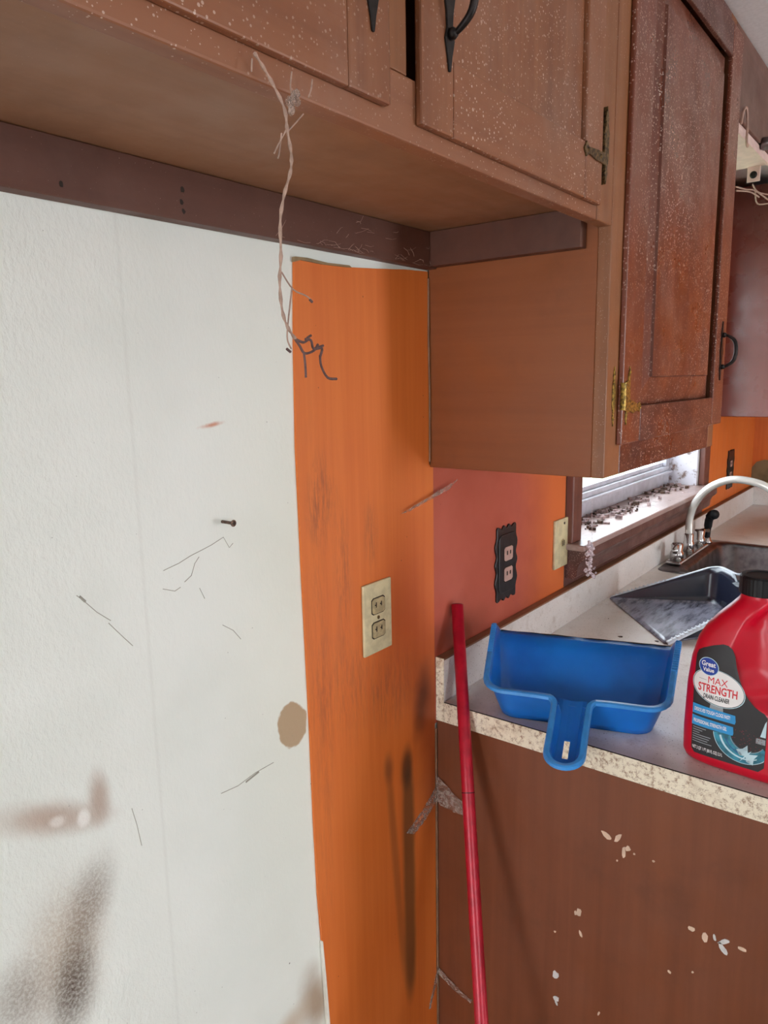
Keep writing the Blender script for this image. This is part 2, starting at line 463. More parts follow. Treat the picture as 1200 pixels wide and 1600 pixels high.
M['lab_red'] = simple('label_red', (214, 40, 52), 0.45, var=0.02)
M['lab_blue'] = simple('label_royal_blue', (22, 62, 160), 0.45, var=0.02)
M['lab_cyan'] = simple('label_sky_blue', (42, 150, 214), 0.45, var=0.04)
M['lab_teal'] = simple('label_teal', (52, 146, 172), 0.45, var=0.3, scale=70)
M['lab_pale'] = simple('label_pale_aqua', (196, 226, 236), 0.45, var=0.03)
M['lab_grey'] = simple('label_grey', (150, 156, 162), 0.45, var=0.05)
M['lab_maroon'] = simple('label_maroon', (128, 40, 52), 0.45, var=0.2, scale=200)
M['vinyl'] = simple('white_vinyl_sash', (196, 196, 206), 0.4, var=0.08, scale=30)
def mat_jamb():
    t = NT('dirty_white_jamb')
    col = t.mix(t.ramp(t.noise(30, 5, 0.7), 0.52, 0.66), lin((214, 210, 218)), lin((128, 104, 96)))
    return t.set(col, 0.6)
M['jamb'] = mat_jamb()
M['debris'] = simple('brown_debris', (104, 76, 60), 0.8, var=0.4, scale=150)
M['debris_pale'] = simple('pale_debris', (186, 160, 158), 0.8, var=0.3, scale=150)
M['tan'] = simple('torn_wall_paper', (150, 126, 92), 0.8, var=0.15)
M['bare'] = simple('bare_grey_tan_board', (132, 116, 84), 0.85, var=0.2, scale=14)
M['chip'] = simple('bare_chip', (226, 196, 172), 0.7, var=0.1)
M['chip_w'] = simple('white_chip', (214, 212, 210), 0.7, var=0.1)
M['thread'] = simple('dusty_thread', (176, 146, 130), 0.9, var=0.15, scale=200)
M['thread_d'] = simple('dark_dusty_thread', (104, 78, 76), 0.9, var=0.2, scale=200)
M['screw'] = simple('rusty_screw', (104, 80, 66), 0.45, 0.6, var=0.3, scale=300)
M['fix'] = simple('pinkish_white_metal', (226, 198, 190), 0.35, 0.1, var=0.06)
M['cloth'] = simple('dusty_cloth', (176, 142, 128), 0.9, var=0.15)
M['caulk'] = simple('old_pale_caulk', (146, 106, 80), 0.7, var=0.15)
M['crack'] = simple('crack_grey', (162, 158, 147), 0.9, var=0.1)
M['paper'] = simple('peeled_white_paper', (224, 220, 208), 0.7, var=0.05)
M['grass'] = simple('bright_ground', (170, 190, 150), 0.9, var=0.15, scale=3)
def mat_web(name, alpha, rgb, sc=120):
    t = NT(name)
    t.set(lin(rgb), 0.9, 0, 0.1)
    n = t.ramp(t.noise(sc, 5, 0.75), 0.38, 0.62, alpha * 0.15, alpha)
    t.l(n, t.b.inputs['Alpha']); return t.m
M['web'] = mat_web('cobweb_sheet', 0.55, (180, 158, 146))
M['web_w'] = mat_web('pale_cobweb_tuft', 0.95, (226, 214, 220), 200)
def mat_glass():
    t = NT('dirty_window_glass')
    tr = t.n('ShaderNodeBsdfTransparent'); tr.inputs[0].default_value = (0.93, 0.96, 0.96, 1)
    gl = t.n('ShaderNodeBsdfGlossy'); gl.inputs['Roughness'].default_value = 0.03
    lw = t.n('ShaderNodeLayerWeight')
    fac = t.math('ADD', t.math('MULTIPLY', t.math('POWER', lw.outputs['Facing'], 5.0), 0.8), 0.04)
    mx = t.n('ShaderNodeMixShader')
    t.l(fac, mx.inputs[0]); t.l(tr.outputs[0], mx.inputs[1]); t.l(gl.outputs[0], mx.inputs[2])
    t.l(mx.outputs[0], t.t.nodes['Material Output'].inputs['Surface'])
    return t.m
M['glass'] = mat_glass()

# ------------------------------------------------------------------ setting
ZC = 2.132
WX0, WX1, WZ0, WZ1 = 0.592, 1.65, 1.085, 1.93        # window opening
bm = B()
box(bm, -3.2, WX0, 0, 0.14, 0, ZC); box(bm, WX1, 2.5, 0, 0.14, 0, ZC)
box(bm, WX0, WX1, 0, 0.14, 0, WZ0); box(bm, WX0, WX1, 0, 0.14, WZ1, ZC)
wall_back = struct(fin(bm, 'wall_back', M['white']), 'white painted kitchen wall with brown mould stains')
struct(boxo('wall_right', M['orange'], None, 2.5, 2.6, -3.4, 0.14, 0, ZC, 0), 'orange panelled wall at the far end of the counter')
bm = B()
box(bm, -3.3, -3.2, -3.4, -0.55, 0, ZC); box(bm, -3.3, -3.2, -0.06, 0.14, 0, ZC)
box(bm, -3.3, -3.2, -0.55, -0.06, 0, 0.4); box(bm, -3.3, -3.2, -0.55, -0.06, 1.7, ZC)
struct(fin(bm, 'wall_left', M['room']))
bm = B()
box(bm, -3.3, -2.4, -3.5, -3.4, 0, ZC); box(bm, -1.4, 1.0, -3.5, -3.4, 0, ZC); box(bm, 1.4, 2.6, -3.5, -3.4, 0, ZC)
box(bm, -2.4, -1.4, -3.5, -3.4, 0, 0.9); box(bm, -2.4, -1.4, -3.5, -3.4, 1.8, ZC); box(bm, 1.0, 1.4, -3.5, -3.4, 2.05, ZC)
struct(fin(bm, 'wall_front', M['room']))
struct(boxo('floor', M['floor'], None, -3.3, 2.6, -3.5, 0.14, -0.1, 0, 0))
struct(boxo('ceiling', M['ceil'], None, -3.3, 2.6, -3.5, 0.14, ZC, ZC + 0.1, 0))
struct(boxo('ground', M['grass'], None, -15, 15, 0.3, 25, -0.8, -0.6, 0))

# orange strip panel (slightly wavy left edge, torn top)
left = [(-0.307, 0.30), (-0.307, 0.482), (-0.315, 0.60), (-0.322, 0.72), (-0.3245, 0.85), (-0.325, 0.978), (-0.329, 1.217), (-0.331, 1.394), (-0.327, 1.53), (-0.3215, 1.633)]
top = [(-0.312, 1.6355), (-0.27, 1.6345), (-0.22, 1.6365), (-0.15, 1.6415), (-0.08, 1.6475), (-0.0175, 1.6505)]
right = [(-0.0175, 1.34), (-0.006, 1.335), (-0.006, 0.0), (-0.307, 0.0)]
p = prism(B(), left + top + right, XZ, -0.0035, 0.0)
o = fin(p, 'wall_panel', M['orange'], wall_back); o['label'] = 'orange wall panel'
# curled brown paper along the torn top
bm = B()
prism(bm, [(-0.3235, 1.632), (-0.3225, 1.6385), (-0.30, 1.6395), (-0.26, 1.6375), (-0.215, 1.639), (-0.21, 1.6365), (-0.27, 1.6345), (-0.312, 1.6355)], XZ, -0.0065, -0.0002)
fin(bm, 'torn_paper_edge', M['tan'], wall_back)['label'] = 'brown curled paper along the torn top'
# pale lifted edge low on the left
bm = B()
prism(bm, [(-0.307, 0.0), (-0.307, 0.46), (-0.3135, 0.58), (-0.3175, 0.64), (-0.319, 0.64), (-0.3165, 0.58), (-0.3125, 0.46), (-0.3125, 0.0)], XZ, -0.0055, -0.0002)
fin(bm, 'peeled_edge', M['paper'], wall_back)['label'] = 'pale lifted paper edge'
o = boxo('wall_panel', M['red'], wall_back, -0.0055, 0.537, -0.0028, 0.0, 0.87, 1.40, 0); o['label'] = 'wall panel with red sheen painted into its colour'
o = boxo('wall_panel', M['orange'], wall_back, 1.719, 2.499, -0.003, 0.0, 0.87, 2.13, 0); o['label'] = 'orange wall panel past the window'
o = boxo('wall_panel', M['apron'], wall_back, 0.538, 1.718, -0.0025, 0.0, 0.87, 1.085, 0); o['label'] = 'dark brown board under the window'
# caulk line of the tall cabinet corner
bm = B(); tube(bm, [(-0.0185, -0.005, 1.345), (-0.0178, -0.0055, 1.45), (-0.019, -0.005, 1.55), (-0.0178, -0.0045, 1.64)], 0.0016, 6)
fin(bm, 'caulk_bead', M['caulk'], wall_back)
bm = B(); tube(bm, [(-0.002, -0.0035, 0.05), (-0.002, -0.0035, 0.5), (-0.0025, -0.0035, 0.86)], 0.0018, 6)
fin(bm, 'caulk_bead', M['caulk'], wall_back)
# bare board on the far wall below a torn edge
wr = bpy.data.objects['wall_right']
pts = [(-0.05 - 0.09 * i, 1.115 + random.uniform(-0.012, 0.012) - 0.006 * i) for i in range(8)]
bm = prism(B(), [(-0.003, 0.9), (-0.003, 1.075), (-0.02, 1.10)] + pts + [(-0.7, 0.9)], YZ, 2.496, 2.4995)
fin(bm, 'bare_patch', M['bare'], wr)['label'] = 'grey-tan board bared by torn paper'

# cracks, splits and pits of the white wall
def crack(pts, r=0.0007, mat='crack'):
    bm = B(); tube(bm, [(x, -0.0002, z) for x, z in pts], r, 5)
    fin(bm, 'crack', M[mat], wall_back)

# pixel -> wall plane, for laying out wear on the wall itself
def wallpt(px, py, y=0.0):
    d = f + rr * ((px - 600) / 1150.75) - uu * ((py - 800) / 1150.75)
    o_ = m.translation; t = (y - o_.y) / d.y
    q = o_ + d * t; return (q.x, q.z)
for path in ([(258, 892), (266, 890), (280, 878), (300, 870), (312, 858), (330, 852), (346, 842), (356, 857), (366, 851)],
             [(312, 868), (306, 880), (298, 900), (288, 912)], [(257, 922), (272, 924), (283, 917)],
             [(312, 920), (318, 934)], [(121, 930), (130, 936), (150, 958), (170, 972)], [(170, 972), (195, 996), (210, 1008)],
             [(346, 976), (362, 986), (375, 998)], [(345, 1240), (370, 1225), (398, 1207), (430, 1190)],
             [(205, 1260), (212, 1290), (222, 1320)]):
    crack([wallpt(*(q[0] + random.uniform(-3, 3), q[1] + random.uniform(-3, 3))) for q in path], 0.00042)
crack([wallpt(*q) for q in [(384, 1222), (394, 1214), (404, 1206)]], 0.0014)
crack([wallpt(*q) for q in [(124, 932), (133, 940)]], 0.0014)

# ------------------------------------------------------------------ window
win = root('window_1', 'white sash window over the sink with brown casing', 'window', (1.12, 0, 1.1)); win['kind'] = 'structure'
del win['category']
boxo('casing', M['casing'], win, 0.541, 0.594, -0.02, -0.0005, 1.1, 2.0, 0.003)
boxo('casing', M['casing'], win, 1.652, 1.718, -0.02, -0.0005, 1.1, 2.0, 0.003)
boxo('casing', M['casing'], win, 0.541, 1.718, -0.02, -0.0005, 1.925, 2.0, 0.003)
boxo('stool', M['stool'], win, 0.535, 1.725, -0.052, 0.135, 1.086, 1.1, 0.003)
# apron with a cove profile
prof = [(-0.0005, 1.086), (-0.05, 1.086), (-0.051, 1.068), (-0.046, 1.062), (-0.037, 1.055), (-0.031, 1.042), (-0.029, 1.022), (-0.022, 1.016), (-0.0005, 1.016)]
fin(prism(B(), prof, YZ, 0.548, 1.71), 'apron', M['apron'], win)
boxo('jamb', M['jamb'], win, WX1 - 0.014, WX1 - 0.0005, 0.001, 0.138, 1.1, 1.928, 0.001)
boxo('jamb', M['jamb'], win, WX0 + 0.0005, WX0 + 0.014, 0.001, 0.138, 1.1, 1.928, 0.001)
bm = B()
x0, x1 = WX0 + 0.014, WX1 - 0.014
box(bm, x0, x1, 0.095, 0.125, 1.1, 1.165); box(bm, x0, x1, 0.108, 0.12, 1.165, 1.178)
box(bm, x0, x0 + 0.035, 0.095, 0.125, 1.165, 1.9); box(bm, x1 - 0.035, x1, 0.095, 0.125, 1.165, 1.9)
box(bm, x0, x1, 0.095, 0.125, 1.87, 1.928); box(bm, x0, x1, 0.095, 0.125, 1.49, 1.53)
box(bm, x0, x1, 0.082, 0.096, 1.142, 1.15)
fin(bm, 'sash', M['vinyl'], win, 0.002)
boxo('pane', M['glass'], win, x0 + 0.03, x1 - 0.03, 0.112, 0.115, 1.17, 1.88, 0)
# dead leaves and dust in the sill trough
bm = B()
for i in range(120):
    x = random.choice((random.uniform(0.62, 1.62), random.gauss(0.72, 0.05), random.gauss(1.0, 0.06), random.gauss(1.5, 0.06))); x = min(max(x, 0.62), 1.62); y = min(max(random.gauss(0.05, 0.025), 0.004), 0.085)
    s = random.choice((0.003, 0.004, 0.005, 0.009, 0.013)); a = random.uniform(0, 3.1)
    prism(bm, blob(x, y, s, s * 0.55, 6, 0.4, a), XY, 1.1005, 1.1005 + random.uniform(0.002, 0.009))
o = fin(bm, 'sill_debris', M['debris'], win); o['kind'] = 'stuff'; o['label'] = 'dead leaves and dust on the sill'
bm = B()
for i in range(60):
    x = random.uniform(0.62, 1.62); y = random.uniform(0.005, 0.09)
    s = random.uniform(0.003, 0.012)
    prism(bm, blob(x, y, s, s * 0.6, 6, 0.4, random.uniform(0, 3)), XY, 1.1005, 1.1005 + random.uniform(0.003, 0.011))
o = fin(bm, 'sill_debris', M['debris_pale'], win); o['kind'] = 'stuff'

# ------------------------------------------------------------------ cabinet doors and hardware
YF = -0.303          # face frame front
YD = -0.311          # door front
def door(parent, x0, x1, z0, z1, ox0, ox1, oz0, oz1, raised, ms, mr):
    """panel set in two stiles and two rails; the panel flat or raised with sloped borders"""
    yb = YF
    bm = B()
    if raised:
        k = raised; yp = YD + 0.0140
        a = [(ox0, oz0), (ox1, oz0), (ox1, oz1), (ox0, oz1)]
        b_ = [(ox0 + k, oz0 + k * 0.9), (ox1 - k, oz0 + k * 0.9), (ox1 - k, oz1 - k * 0.9), (ox0 + k, oz1 - k * 0.9)]
        va = [bm.verts.new((x, yp, z)) for x, z in a]
        vm = [bm.verts.new((x, YD + 0.0045, z)) for x, z in b_]
        vb = [bm.verts.new((x + (0.0018 if i in (0, 3) else -0.0018), YD + 0.0006, z + (0.0018 if i < 2 else -0.0018))) for i, (x, z) in enumerate(b_)]
        vc = [bm.verts.new((x, yp + 0.004, z)) for x, z in a]
        bm.faces.new(vb)
        for q, w_ in ((va, vm), (vm, vb), (vc, va)):
            for i in range(4):
                j = (i + 1) % 4; bm.faces.new((q[i], q[j], w_[j], w_[i]))
        bm.faces.new(vc)
    else:
        box(bm, ox0, ox1, YD + 0.0062, yb + 0.003, oz0, oz1)
    d = fin(bm, 'door', ms, parent)
    boxo('door_stile', ms, d, x0, ox0, YD, yb, z0, z1, 0.0022)
    boxo('door_stile', ms, d, ox1, x1, YD, yb, z0, z1, 0.0022)
    boxo('door_rail', mr, d, ox0, ox1, YD + 0.0001, yb, z0, oz0, 0.0016)
    boxo('door_rail', mr, d, ox0, ox1, YD + 0.0001, yb, oz1, z1, 0.0016)
    return d
def pull(parent, cx, z0, h, mat, y=YD):
    """pointed backplate with a swinging bail"""
    k = h / 0.13; w_ = 0.0085
    half = [(0.0012, 0), (0.0035, 0.012), (0.0075, 0.026), (0.0045, 0.036), (0.0055, 0.048), (0.0095, 0.065)]
    rt = [(cx + a, z0 + b * k) for a, b in half]; rt += [(cx + a, z0 + (0.13 - b) * k) for a, b in half[-2::-1]]
    lf = [(cx - (x - cx), z) for x, z in reversed(rt)]
    bm = prism(B(), rt + lf, XZ, y - 0.0022, y)
    hd = fin(bm, 'handle', mat, parent, 0.0006)
    za, zb = z0 + 0.030 * k, z0 + 0.100 * k
    pts = spline([(cx, y - 0.002, za), (cx, y - 0.010, za + 0.001), (cx, y - 0.024, za + 0.013 * k), (cx, y - 0.028, (za + zb) / 2), (cx, y - 0.024, zb - 0.013 * k), (cx, y - 0.010, zb - 0.001), (cx, y - 0.002, zb)], 5)
    n_ = len(pts)
    bm = tube(B(), pts, [0.0018 + 0.0020 * math.sin(math.pi * i / (n_ - 1)) for i in range(n_)], 8)
    for zz in (za, zb):
        lathe(bm, [(0.005, 0), (0.005, 0.004), (0.003, 0.007)], (cx, y - 0.002, zz), 'y', 10)
    fin(bm, 'bail', M['iron'], hd, smooth=True)
    return hd
def spear(cx, z0, z1, w_):
    """outline of a vertical plate with spear points"""
    L = z1 - z0
    hs = [(0.0, 0.0), (0.16, 0.05), (0.42, 0.10), (0.62, 0.15), (0.34, 0.22), (0.62, 0.27), (1.0, 0.34), (0.86, 0.5), (1.0, 0.66), (0.62, 0.73), (0.34, 0.78), (0.62, 0.85), (0.42, 0.90), (0.16, 0.95), (0.0, 1.0)]
    return [(cx + a * w_, z0 + b * L) for a, b in hs] + [(cx - a * w_, z0 + b * L) for a, b in hs[-2:0:-1]]
def screws(bm, pts, y, r=0.0028):
    for x, z in pts: lathe(bm, [(r, 0), (r, 0.0008), (r * 0.6, 0.0016)], (x, y, z), 'y', 8)

# --- run of high cabinets over the white wall
hc = root('upper_cabinet', 'brown wall cabinet with two doors and open recessed underside above the white wall', 'cabinet', (-0.75, -0.15, 1.68))
XL, XR = -1.42, -0.0165
bm = B()
box(bm, XL, XR, -0.284, -0.0005, 1.707, 1.719); box(bm, XL, XR, -0.284, -0.0005, 2.115, ZC - 0.002)
box(bm, XL, XL + 0.015, -0.284, -0.0005, 1.719, 2.115); box(bm, XR - 0.015, XR, -0.284, -0.0005, 1.719, 2.115)
box(bm, XL, XR, -0.008, -0.0005, 1.719, 2.115)
fin(bm, 'carcass', M['carcass'], hc)
bm = B(); box(bm, XL, XR - 0.0525, YF, -0.284, 1.680, 1.732)
fin(bm, 'bottom_rail', M['frame_rail'], hc, 0.002)
boxo('top_rail', M['frame_rail'], hc, XL, XR - 0.052, YF, -0.284, 2.08, ZC - 0.002, 0.002)
bm = B()
boxo('stile', M['frame_w'], hc, XR - 0.052, XR, YF, -0.284, 1.680, ZC - 0.002, 0.0015)
boxo('stile', M['frame_w'], hc, -0.531, -0.4865, YF, -0.284, 1.732, 2.08, 0.001)
boxo('stile', M['frame_w'], hc, XL, XL + 0.05, YF, -0.284, 1.732, 2.08, 0.001)
boxo('cleat', M['cleat'], hc, XL, -0.0165, -0.020, -0.0005, 1.6525, 1.7065, 0.001)
for q in ((95, 287), (285, 297), (284, 316), (287, 330)):
    x_, z_ = wallpt(*q, -0.0201)
    fin(prism(B(), blob(x_, z_, 0.0022, 0.003, 8, 0.3), XZ, -0.0203, -0.0198), 'nail_hole', M['slot'], hc)
boxo('cleat', M['cleat'], hc, -0.036, -0.0165, -0.268, -0.0205, 1.6545, 1.7065, 0.001)
d2 = door(hc, -0.4755, -0.0745, 1.6955, 2.10, -0.425, -0.128, 1.760, 2.04, 0, M['door_w'], M['rail_w'])
pull(d2, -0.434, 1.748, 0.13, M['iron'])
d1 = door(hc, -0.945, -0.519, 1.6985, 2.10, -0.89, -0.572, 1.764, 2.04, 0, M['door_w'], M['rail_w'])
pull(d1, -0.543, 1.745, 0.13, M['iron'])
# H-L hinge of the second door
bm = prism(B(), spear(-0.0655, 1.722, 1.815, 0.0075), XZ, YD - 0.0018, YF)
fin(bm, 'hinge', M['bronze'], d2, 0.0006)
bm = B()
prism(bm, [(-0.070, 1.7445), (-0.070, 1.7585), (-0.098, 1.757), (-0.122, 1.7545), (-0.129, 1.7605), (-0.136, 1.751), (-0.129, 1.7425), (-0.122, 1.747), (-0.098, 1.7445)], XZ, YD - 0.0022, YD)
screws(bm, [(-0.124, 1.7515), (-0.085, 1.7515)], YD - 0.002)
fin(bm, 'hinge_leaf', M['bronze'], d2, 0.0006)

# --- tall cabinet beside the window
tc = root('upper_cabinet', 'taller brown wall cabinet with raised-panel door beside the sink window', 'cabinet', (0.28, -0.15, 1.335))
boxo('carcass', M['side_w'], tc, -0.0155, 0.574, -0.284, -0.0036, 1.3355, ZC - 0.002, 0.001)
bm = B(); box(bm, -0.0155, 0.045, YF, -0.284, 1.3355, ZC - 0.002)
fin(bm, 'stile', M['frame_w'], tc, 0.0015)
boxo('stile', M['frame_w'], tc, 0.535, 0.574, YF, -0.284, 1.3355, ZC - 0.002, 0.0015)
boxo('bottom_rail', M['rail_tall'], tc, 0.045, 0.535, YF, -0.284, 1.3355, 1.42, 0.0015)
boxo('top_rail', M['rail_tall'], tc, 0.045, 0.535, YF, -0.284, 2.07, ZC - 0.002, 0.0015)
d3 = door(tc, 0.0275, 0.600, 1.3805, 2.108, 0.107, 0.526, 1.435, 2.052, 0.047, M['door_tall'], M['rail_tall'])
pull(d3, 0.566, 1.468, 0.115, M['iron'])
bm = prism(B(), spear(0.0115, 1.408, 1.494, 0.0055), XZ, YF - 0.0018, YF)
screws(bm, [(0.0115, 1.420), (0.0115, 1.483)], YF - 0.0015, 0.0022)
fin(bm, 'hinge', M['brass'], d3, 0.0006)
bm = tube(B(), [(0.0275, YD - 0.001, 1.432), (0.0275, YD - 0.001, 1.47)], 0.0042, 10)
for zz in (1.432, 1.4417, 1.4513, 1.461, 1.47):
    tube(bm, [(0.0275, YD - 0.001, zz - 0.0006), (0.0275, YD - 0.001, zz + 0.0006)], 0.0048, 10)
fin(bm, 'hinge_barrel', M['brass'], d3, smooth=False)
bm = B()
prism(bm, [(0.031, 1.433), (0.031, 1.470), (0.046, 1.474), (0.047, 1.482), (0.0505, 1.488), (0.0505, 1.494), (0.0535, 1.486), (0.053, 1.470), (0.054, 1.446), (0.07, 1.443), (0.088, 1.438), (0.098, 1.441), (0.104, 1.433), (0.097, 1.426), (0.088, 1.429), (0.07, 1.425), (0.056, 1.428), (0.047, 1.427), (0.044, 1.416), (0.042, 1.409), (0.040, 1.417), (0.041, 1.428)], XZ, YD - 0.002, YD)
screws(bm, [(0.097, 1.433), (0.0505, 1.485)], YD - 0.002)
fin(bm, 'hinge_leaf', M['brass'], d3, 0.0006)

# --- far cabinet, valance, light fitting above the window
fc = root('upper_cabinet', 'reddish brown cabinet side past the window, partly hidden by the raised-panel door', 'cabinet', (2.2, -0.15, 1.325))
boxo('carcass', M['farcab'], fc, 1.80, 2.498, -0.284, -0.0036, 1.331, 2.10, 0.002)
boxo('stile', M['frame_w'], fc, 1.80, 1.85, YF, -0.284, 1.331, 2.10, 0.001)
boxo('bottom_rail', M['frame_rail'], fc, 1.85, 2.498, YF, -0.284, 1.331, 1.40, 0.001)
bm = B(); box(bm, 1.87, 2.47, YD, YF, 1.37, 2.08)
dd = fin(bm, 'door', M['door_w'], fc, 0.003)
bm = B(); box(bm, 1.93, 2.41, YD - 0.003, YD, 1.43, 2.02); fin(bm, 'raised_panel', M['door_w'], dd, 0.003)
va = tag(boxo('valance_board', M['valance'], None, 0.5755, 1.799, -0.303, -0.285, 1.9735, ZC - 0.002, 0.002), 'grey-brown board spanning above the window between cabinets', 'board')
lf = root('light_fitting', 'pinkish white metal strip light fitting under the board above the window', 'lamp', (0.76, -0.25, 1.95))
bm = B(); box(bm, 0.5755, 0.938, -0.2995, -0.20, 1.951, 1.9725)
fin(bm, 'housing', M['fix'], lf, 0.003)
bm = B(); box(bm, 0.5755, 0.938, -0.302, -0.2965, 1.9495, 1.957); fin(bm, 'front_lip', M['fix'], lf, 0.001)
bm = B(); box(bm, 0.926, 0.929, -0.286, -0.258, 1.917, 1.951); 
fin(bm, 'tab', M['fix'], lf, 0.001)
bm = lathe(B(), [(0.008, 0), (0.008, 0.002), (0.005, 0.004)], (0.926, -0.272, 1.932), 'x', 12)
fin(bm, 'screw_head', M['iron'], lf)
bm = lathe(B(), [(0.010, 0), (0.014, 0.006), (0.012, 0.03), (0.006, 0.034)], (0.845, -0.300, 1.974), 'y', 14)
fin(bm, 'knob', M['steel'], lf, smooth=True)
# cloth loop hooked over the board
bm = tube(B(), spline([(0.630, -0.3075, 1.962), (0.634, -0.309, 1.985), (0.648, -0.311, 1.996), (0.664, -0.310, 1.988), (0.676, -0.309, 1.966), (0.690, -0.306, 1.944), (0.705, -0.305, 1.938)], 6), 0.0026, 6)
o = fin(bm, 'cloth_strip', M['cloth'])
tag(o, 'looped strip of dusty cloth hanging beside the strip light', 'rag')

# ------------------------------------------------------------------ counter and base cabinet
ct = root('countertop', 'speckled white laminate worktop with yellowed dirty edge and backsplash', 'countertop', (1.2, -0.3, 0.876))
SX0, SX1, SY0, SY1 = 1.14, 1.60, -0.54, -0.085      # sink cut-out
bm = B()
outer = [(0.0, -0.635), (2.498, -0.635), (2.498, -0.0205), (0.0, -0.0205)]; inner = [(SX0, SY0), (SX1, SY0), (SX1, SY1), (SX0, SY1)]
lv = {}
for z in (0.8775, 0.914):
    lv[z] = ([bm.verts.new((x, y, z)) for x, y in outer], [bm.verts.new((x, y, z)) for x, y in inner])
for i in range(4):
    j = (i + 1) % 4
    for z in lv: bm.faces.new((lv[z][0][i], lv[z][0][j], lv[z][1][j], lv[z][1][i]))
    for q in (0, 1): bm.faces.new((lv[0.8775][q][i], lv[0.8775][q][j], lv[0.914][q][j], lv[0.914][q][i]))
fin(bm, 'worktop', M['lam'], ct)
boxo('edge_band', M['lam_edge'], ct, -0.0022, -0.0002, -0.6372, -0.0205, 0.8765, 0.9132, 0.0006)
boxo('edge_seam', M['slot'], ct, -0.0020, -0.0001, -0.6372, -0.0205, 0.9132, 0.9141, 0)
boxo('edge_band', M['lam_edge'], ct, 0.0, 2.498, -0.6372, -0.6352, 0.8765, 0.9132, 0.0006)
boxo('backsplash', M['lam'], ct, 0.0, 2.4785, -0.020, -0.0035, 0.8775, 0.9915, 0.0005)
boxo('backsplash', M['lam'], ct, 2.479, 2.4985, -0.635, -0.0035, 0.9145, 0.9915, 0.0005)
boxo('splash_cap', M['cap'], ct, 0.0, 2.4785, -0.0203, -0.0035, 0.992, 0.9955, 0.0005)
boxo('splash_end', M['lam_edge'], ct, -0.0024, -0.0002, -0.020, -0.0035, 0.8765, 0.9955, 0.0006)
bc = root('base_cabinet', 'brown base cabinet whose chipped end panel faces the red pole', 'cabinet', (1.2, -0.3, 0.0))
boxo('end_panel', M['base_w'], bc, 0.0005, 0.016, -0.61, -0.0038, 0.0, 0.8765, 0.001)
bm = B(); box(bm, 0.0165, 2.498, -0.58, -0.0045, 0.1, 0.66); box(bm, 0.0165, 2.498, -0.53, -0.0045, 0.0, 0.1)
box(bm, 0.0165, SX0 - 0.04, -0.58, -0.0045, 0.66, 0.8765); box(bm, SX1 + 0.04, 2.498, -0.58, -0.0045, 0.66, 0.8765)
fin(bm, 'carcass', M['base_w'], bc)
for k in range(4):
    xa = 0.04 + k * 0.61
    dd = boxo('door', M['door_w'], bc, xa, xa + 0.55, -0.605, -0.5805, 0.13, 0.70, 0.004)
    fin(lathe(B(), [(0.006, 0), (0.006, 0.012), (0.015, 0.018), (0.012, 0.026)], (xa + 0.5, -0.605, 0.62), 'y', 12), 'knob', M['iron'], dd, smooth=True)
    boxo('drawer', M['rail_w'], bc, xa, xa + 0.55, -0.605, -0.5805, 0.72, 0.855, 0.004)
# chips where the veneer is gone
chips = [(-0.322, 0.771, 0.010, 0.0042, 0.5, 0), (-0.340, 0.774, 0.0035, 0.010, 0.5, 0), (-0.350, 0.754, 0.0028, 0.010, 0.0, 0), (-0.356, 0.762, 0.004, 0.0045, 0.7, 0),
         (-0.281, 0.616, 0.0045, 0.008, 0.2, 0), (-0.275, 0.612, 0.002, 0.004, 0, 0), (-0.285, 0.578, 0.0022, 0.006, -0.3, 0), (-0.243, 0.478, 0.0055, 0.0075, 0, 1),
         (-0.245, 0.433, 0.0055, 0.0055, 0, 1), (-0.246, 0.424, 0.002, 0.0045, -0.5, 1), (-0.455, 0.671, 0.0045, 0.0042, 0, 0), (-0.474, 0.666, 0.0045, 0.008, 0.2, 0),
         (-0.487, 0.672, 0.0022, 0.0055, -0.2, 1), (-0.500, 0.672, 0.009, 0.0036, -0.6, 1), (-0.499, 0.660, 0.0085, 0.004, 0.9, 1), (-0.524, 0.672, 0.006, 0.0026, 0, 0),
         (-0.427, 0.583, 0.003, 0.0022, 0.4, 0), (-0.32, 0.447, 0.0016, 0.0045, 0.3, 0), (-0.395, 0.757, 0.0022, 0.0016, 0, 0), (-0.366, 0.757, 0.0016, 0.0016, 0, 0), (-0.34, 0.735, 0.0014, 0.002, 0, 0), (-0.24, 0.56, 0.0018, 0.0016, 0, 0), (-0.46, 0.60, 0.0016, 0.0016, 0, 0)]
for y, z, ry, rz, rot, wht in chips:
    fin(prism(B(), blob(y, z, ry, rz, 10, 0.22, rot), YZ, -0.0004, 0.0006), 'bare_chip', M['chip_w' if wht else 'chip'], bc)

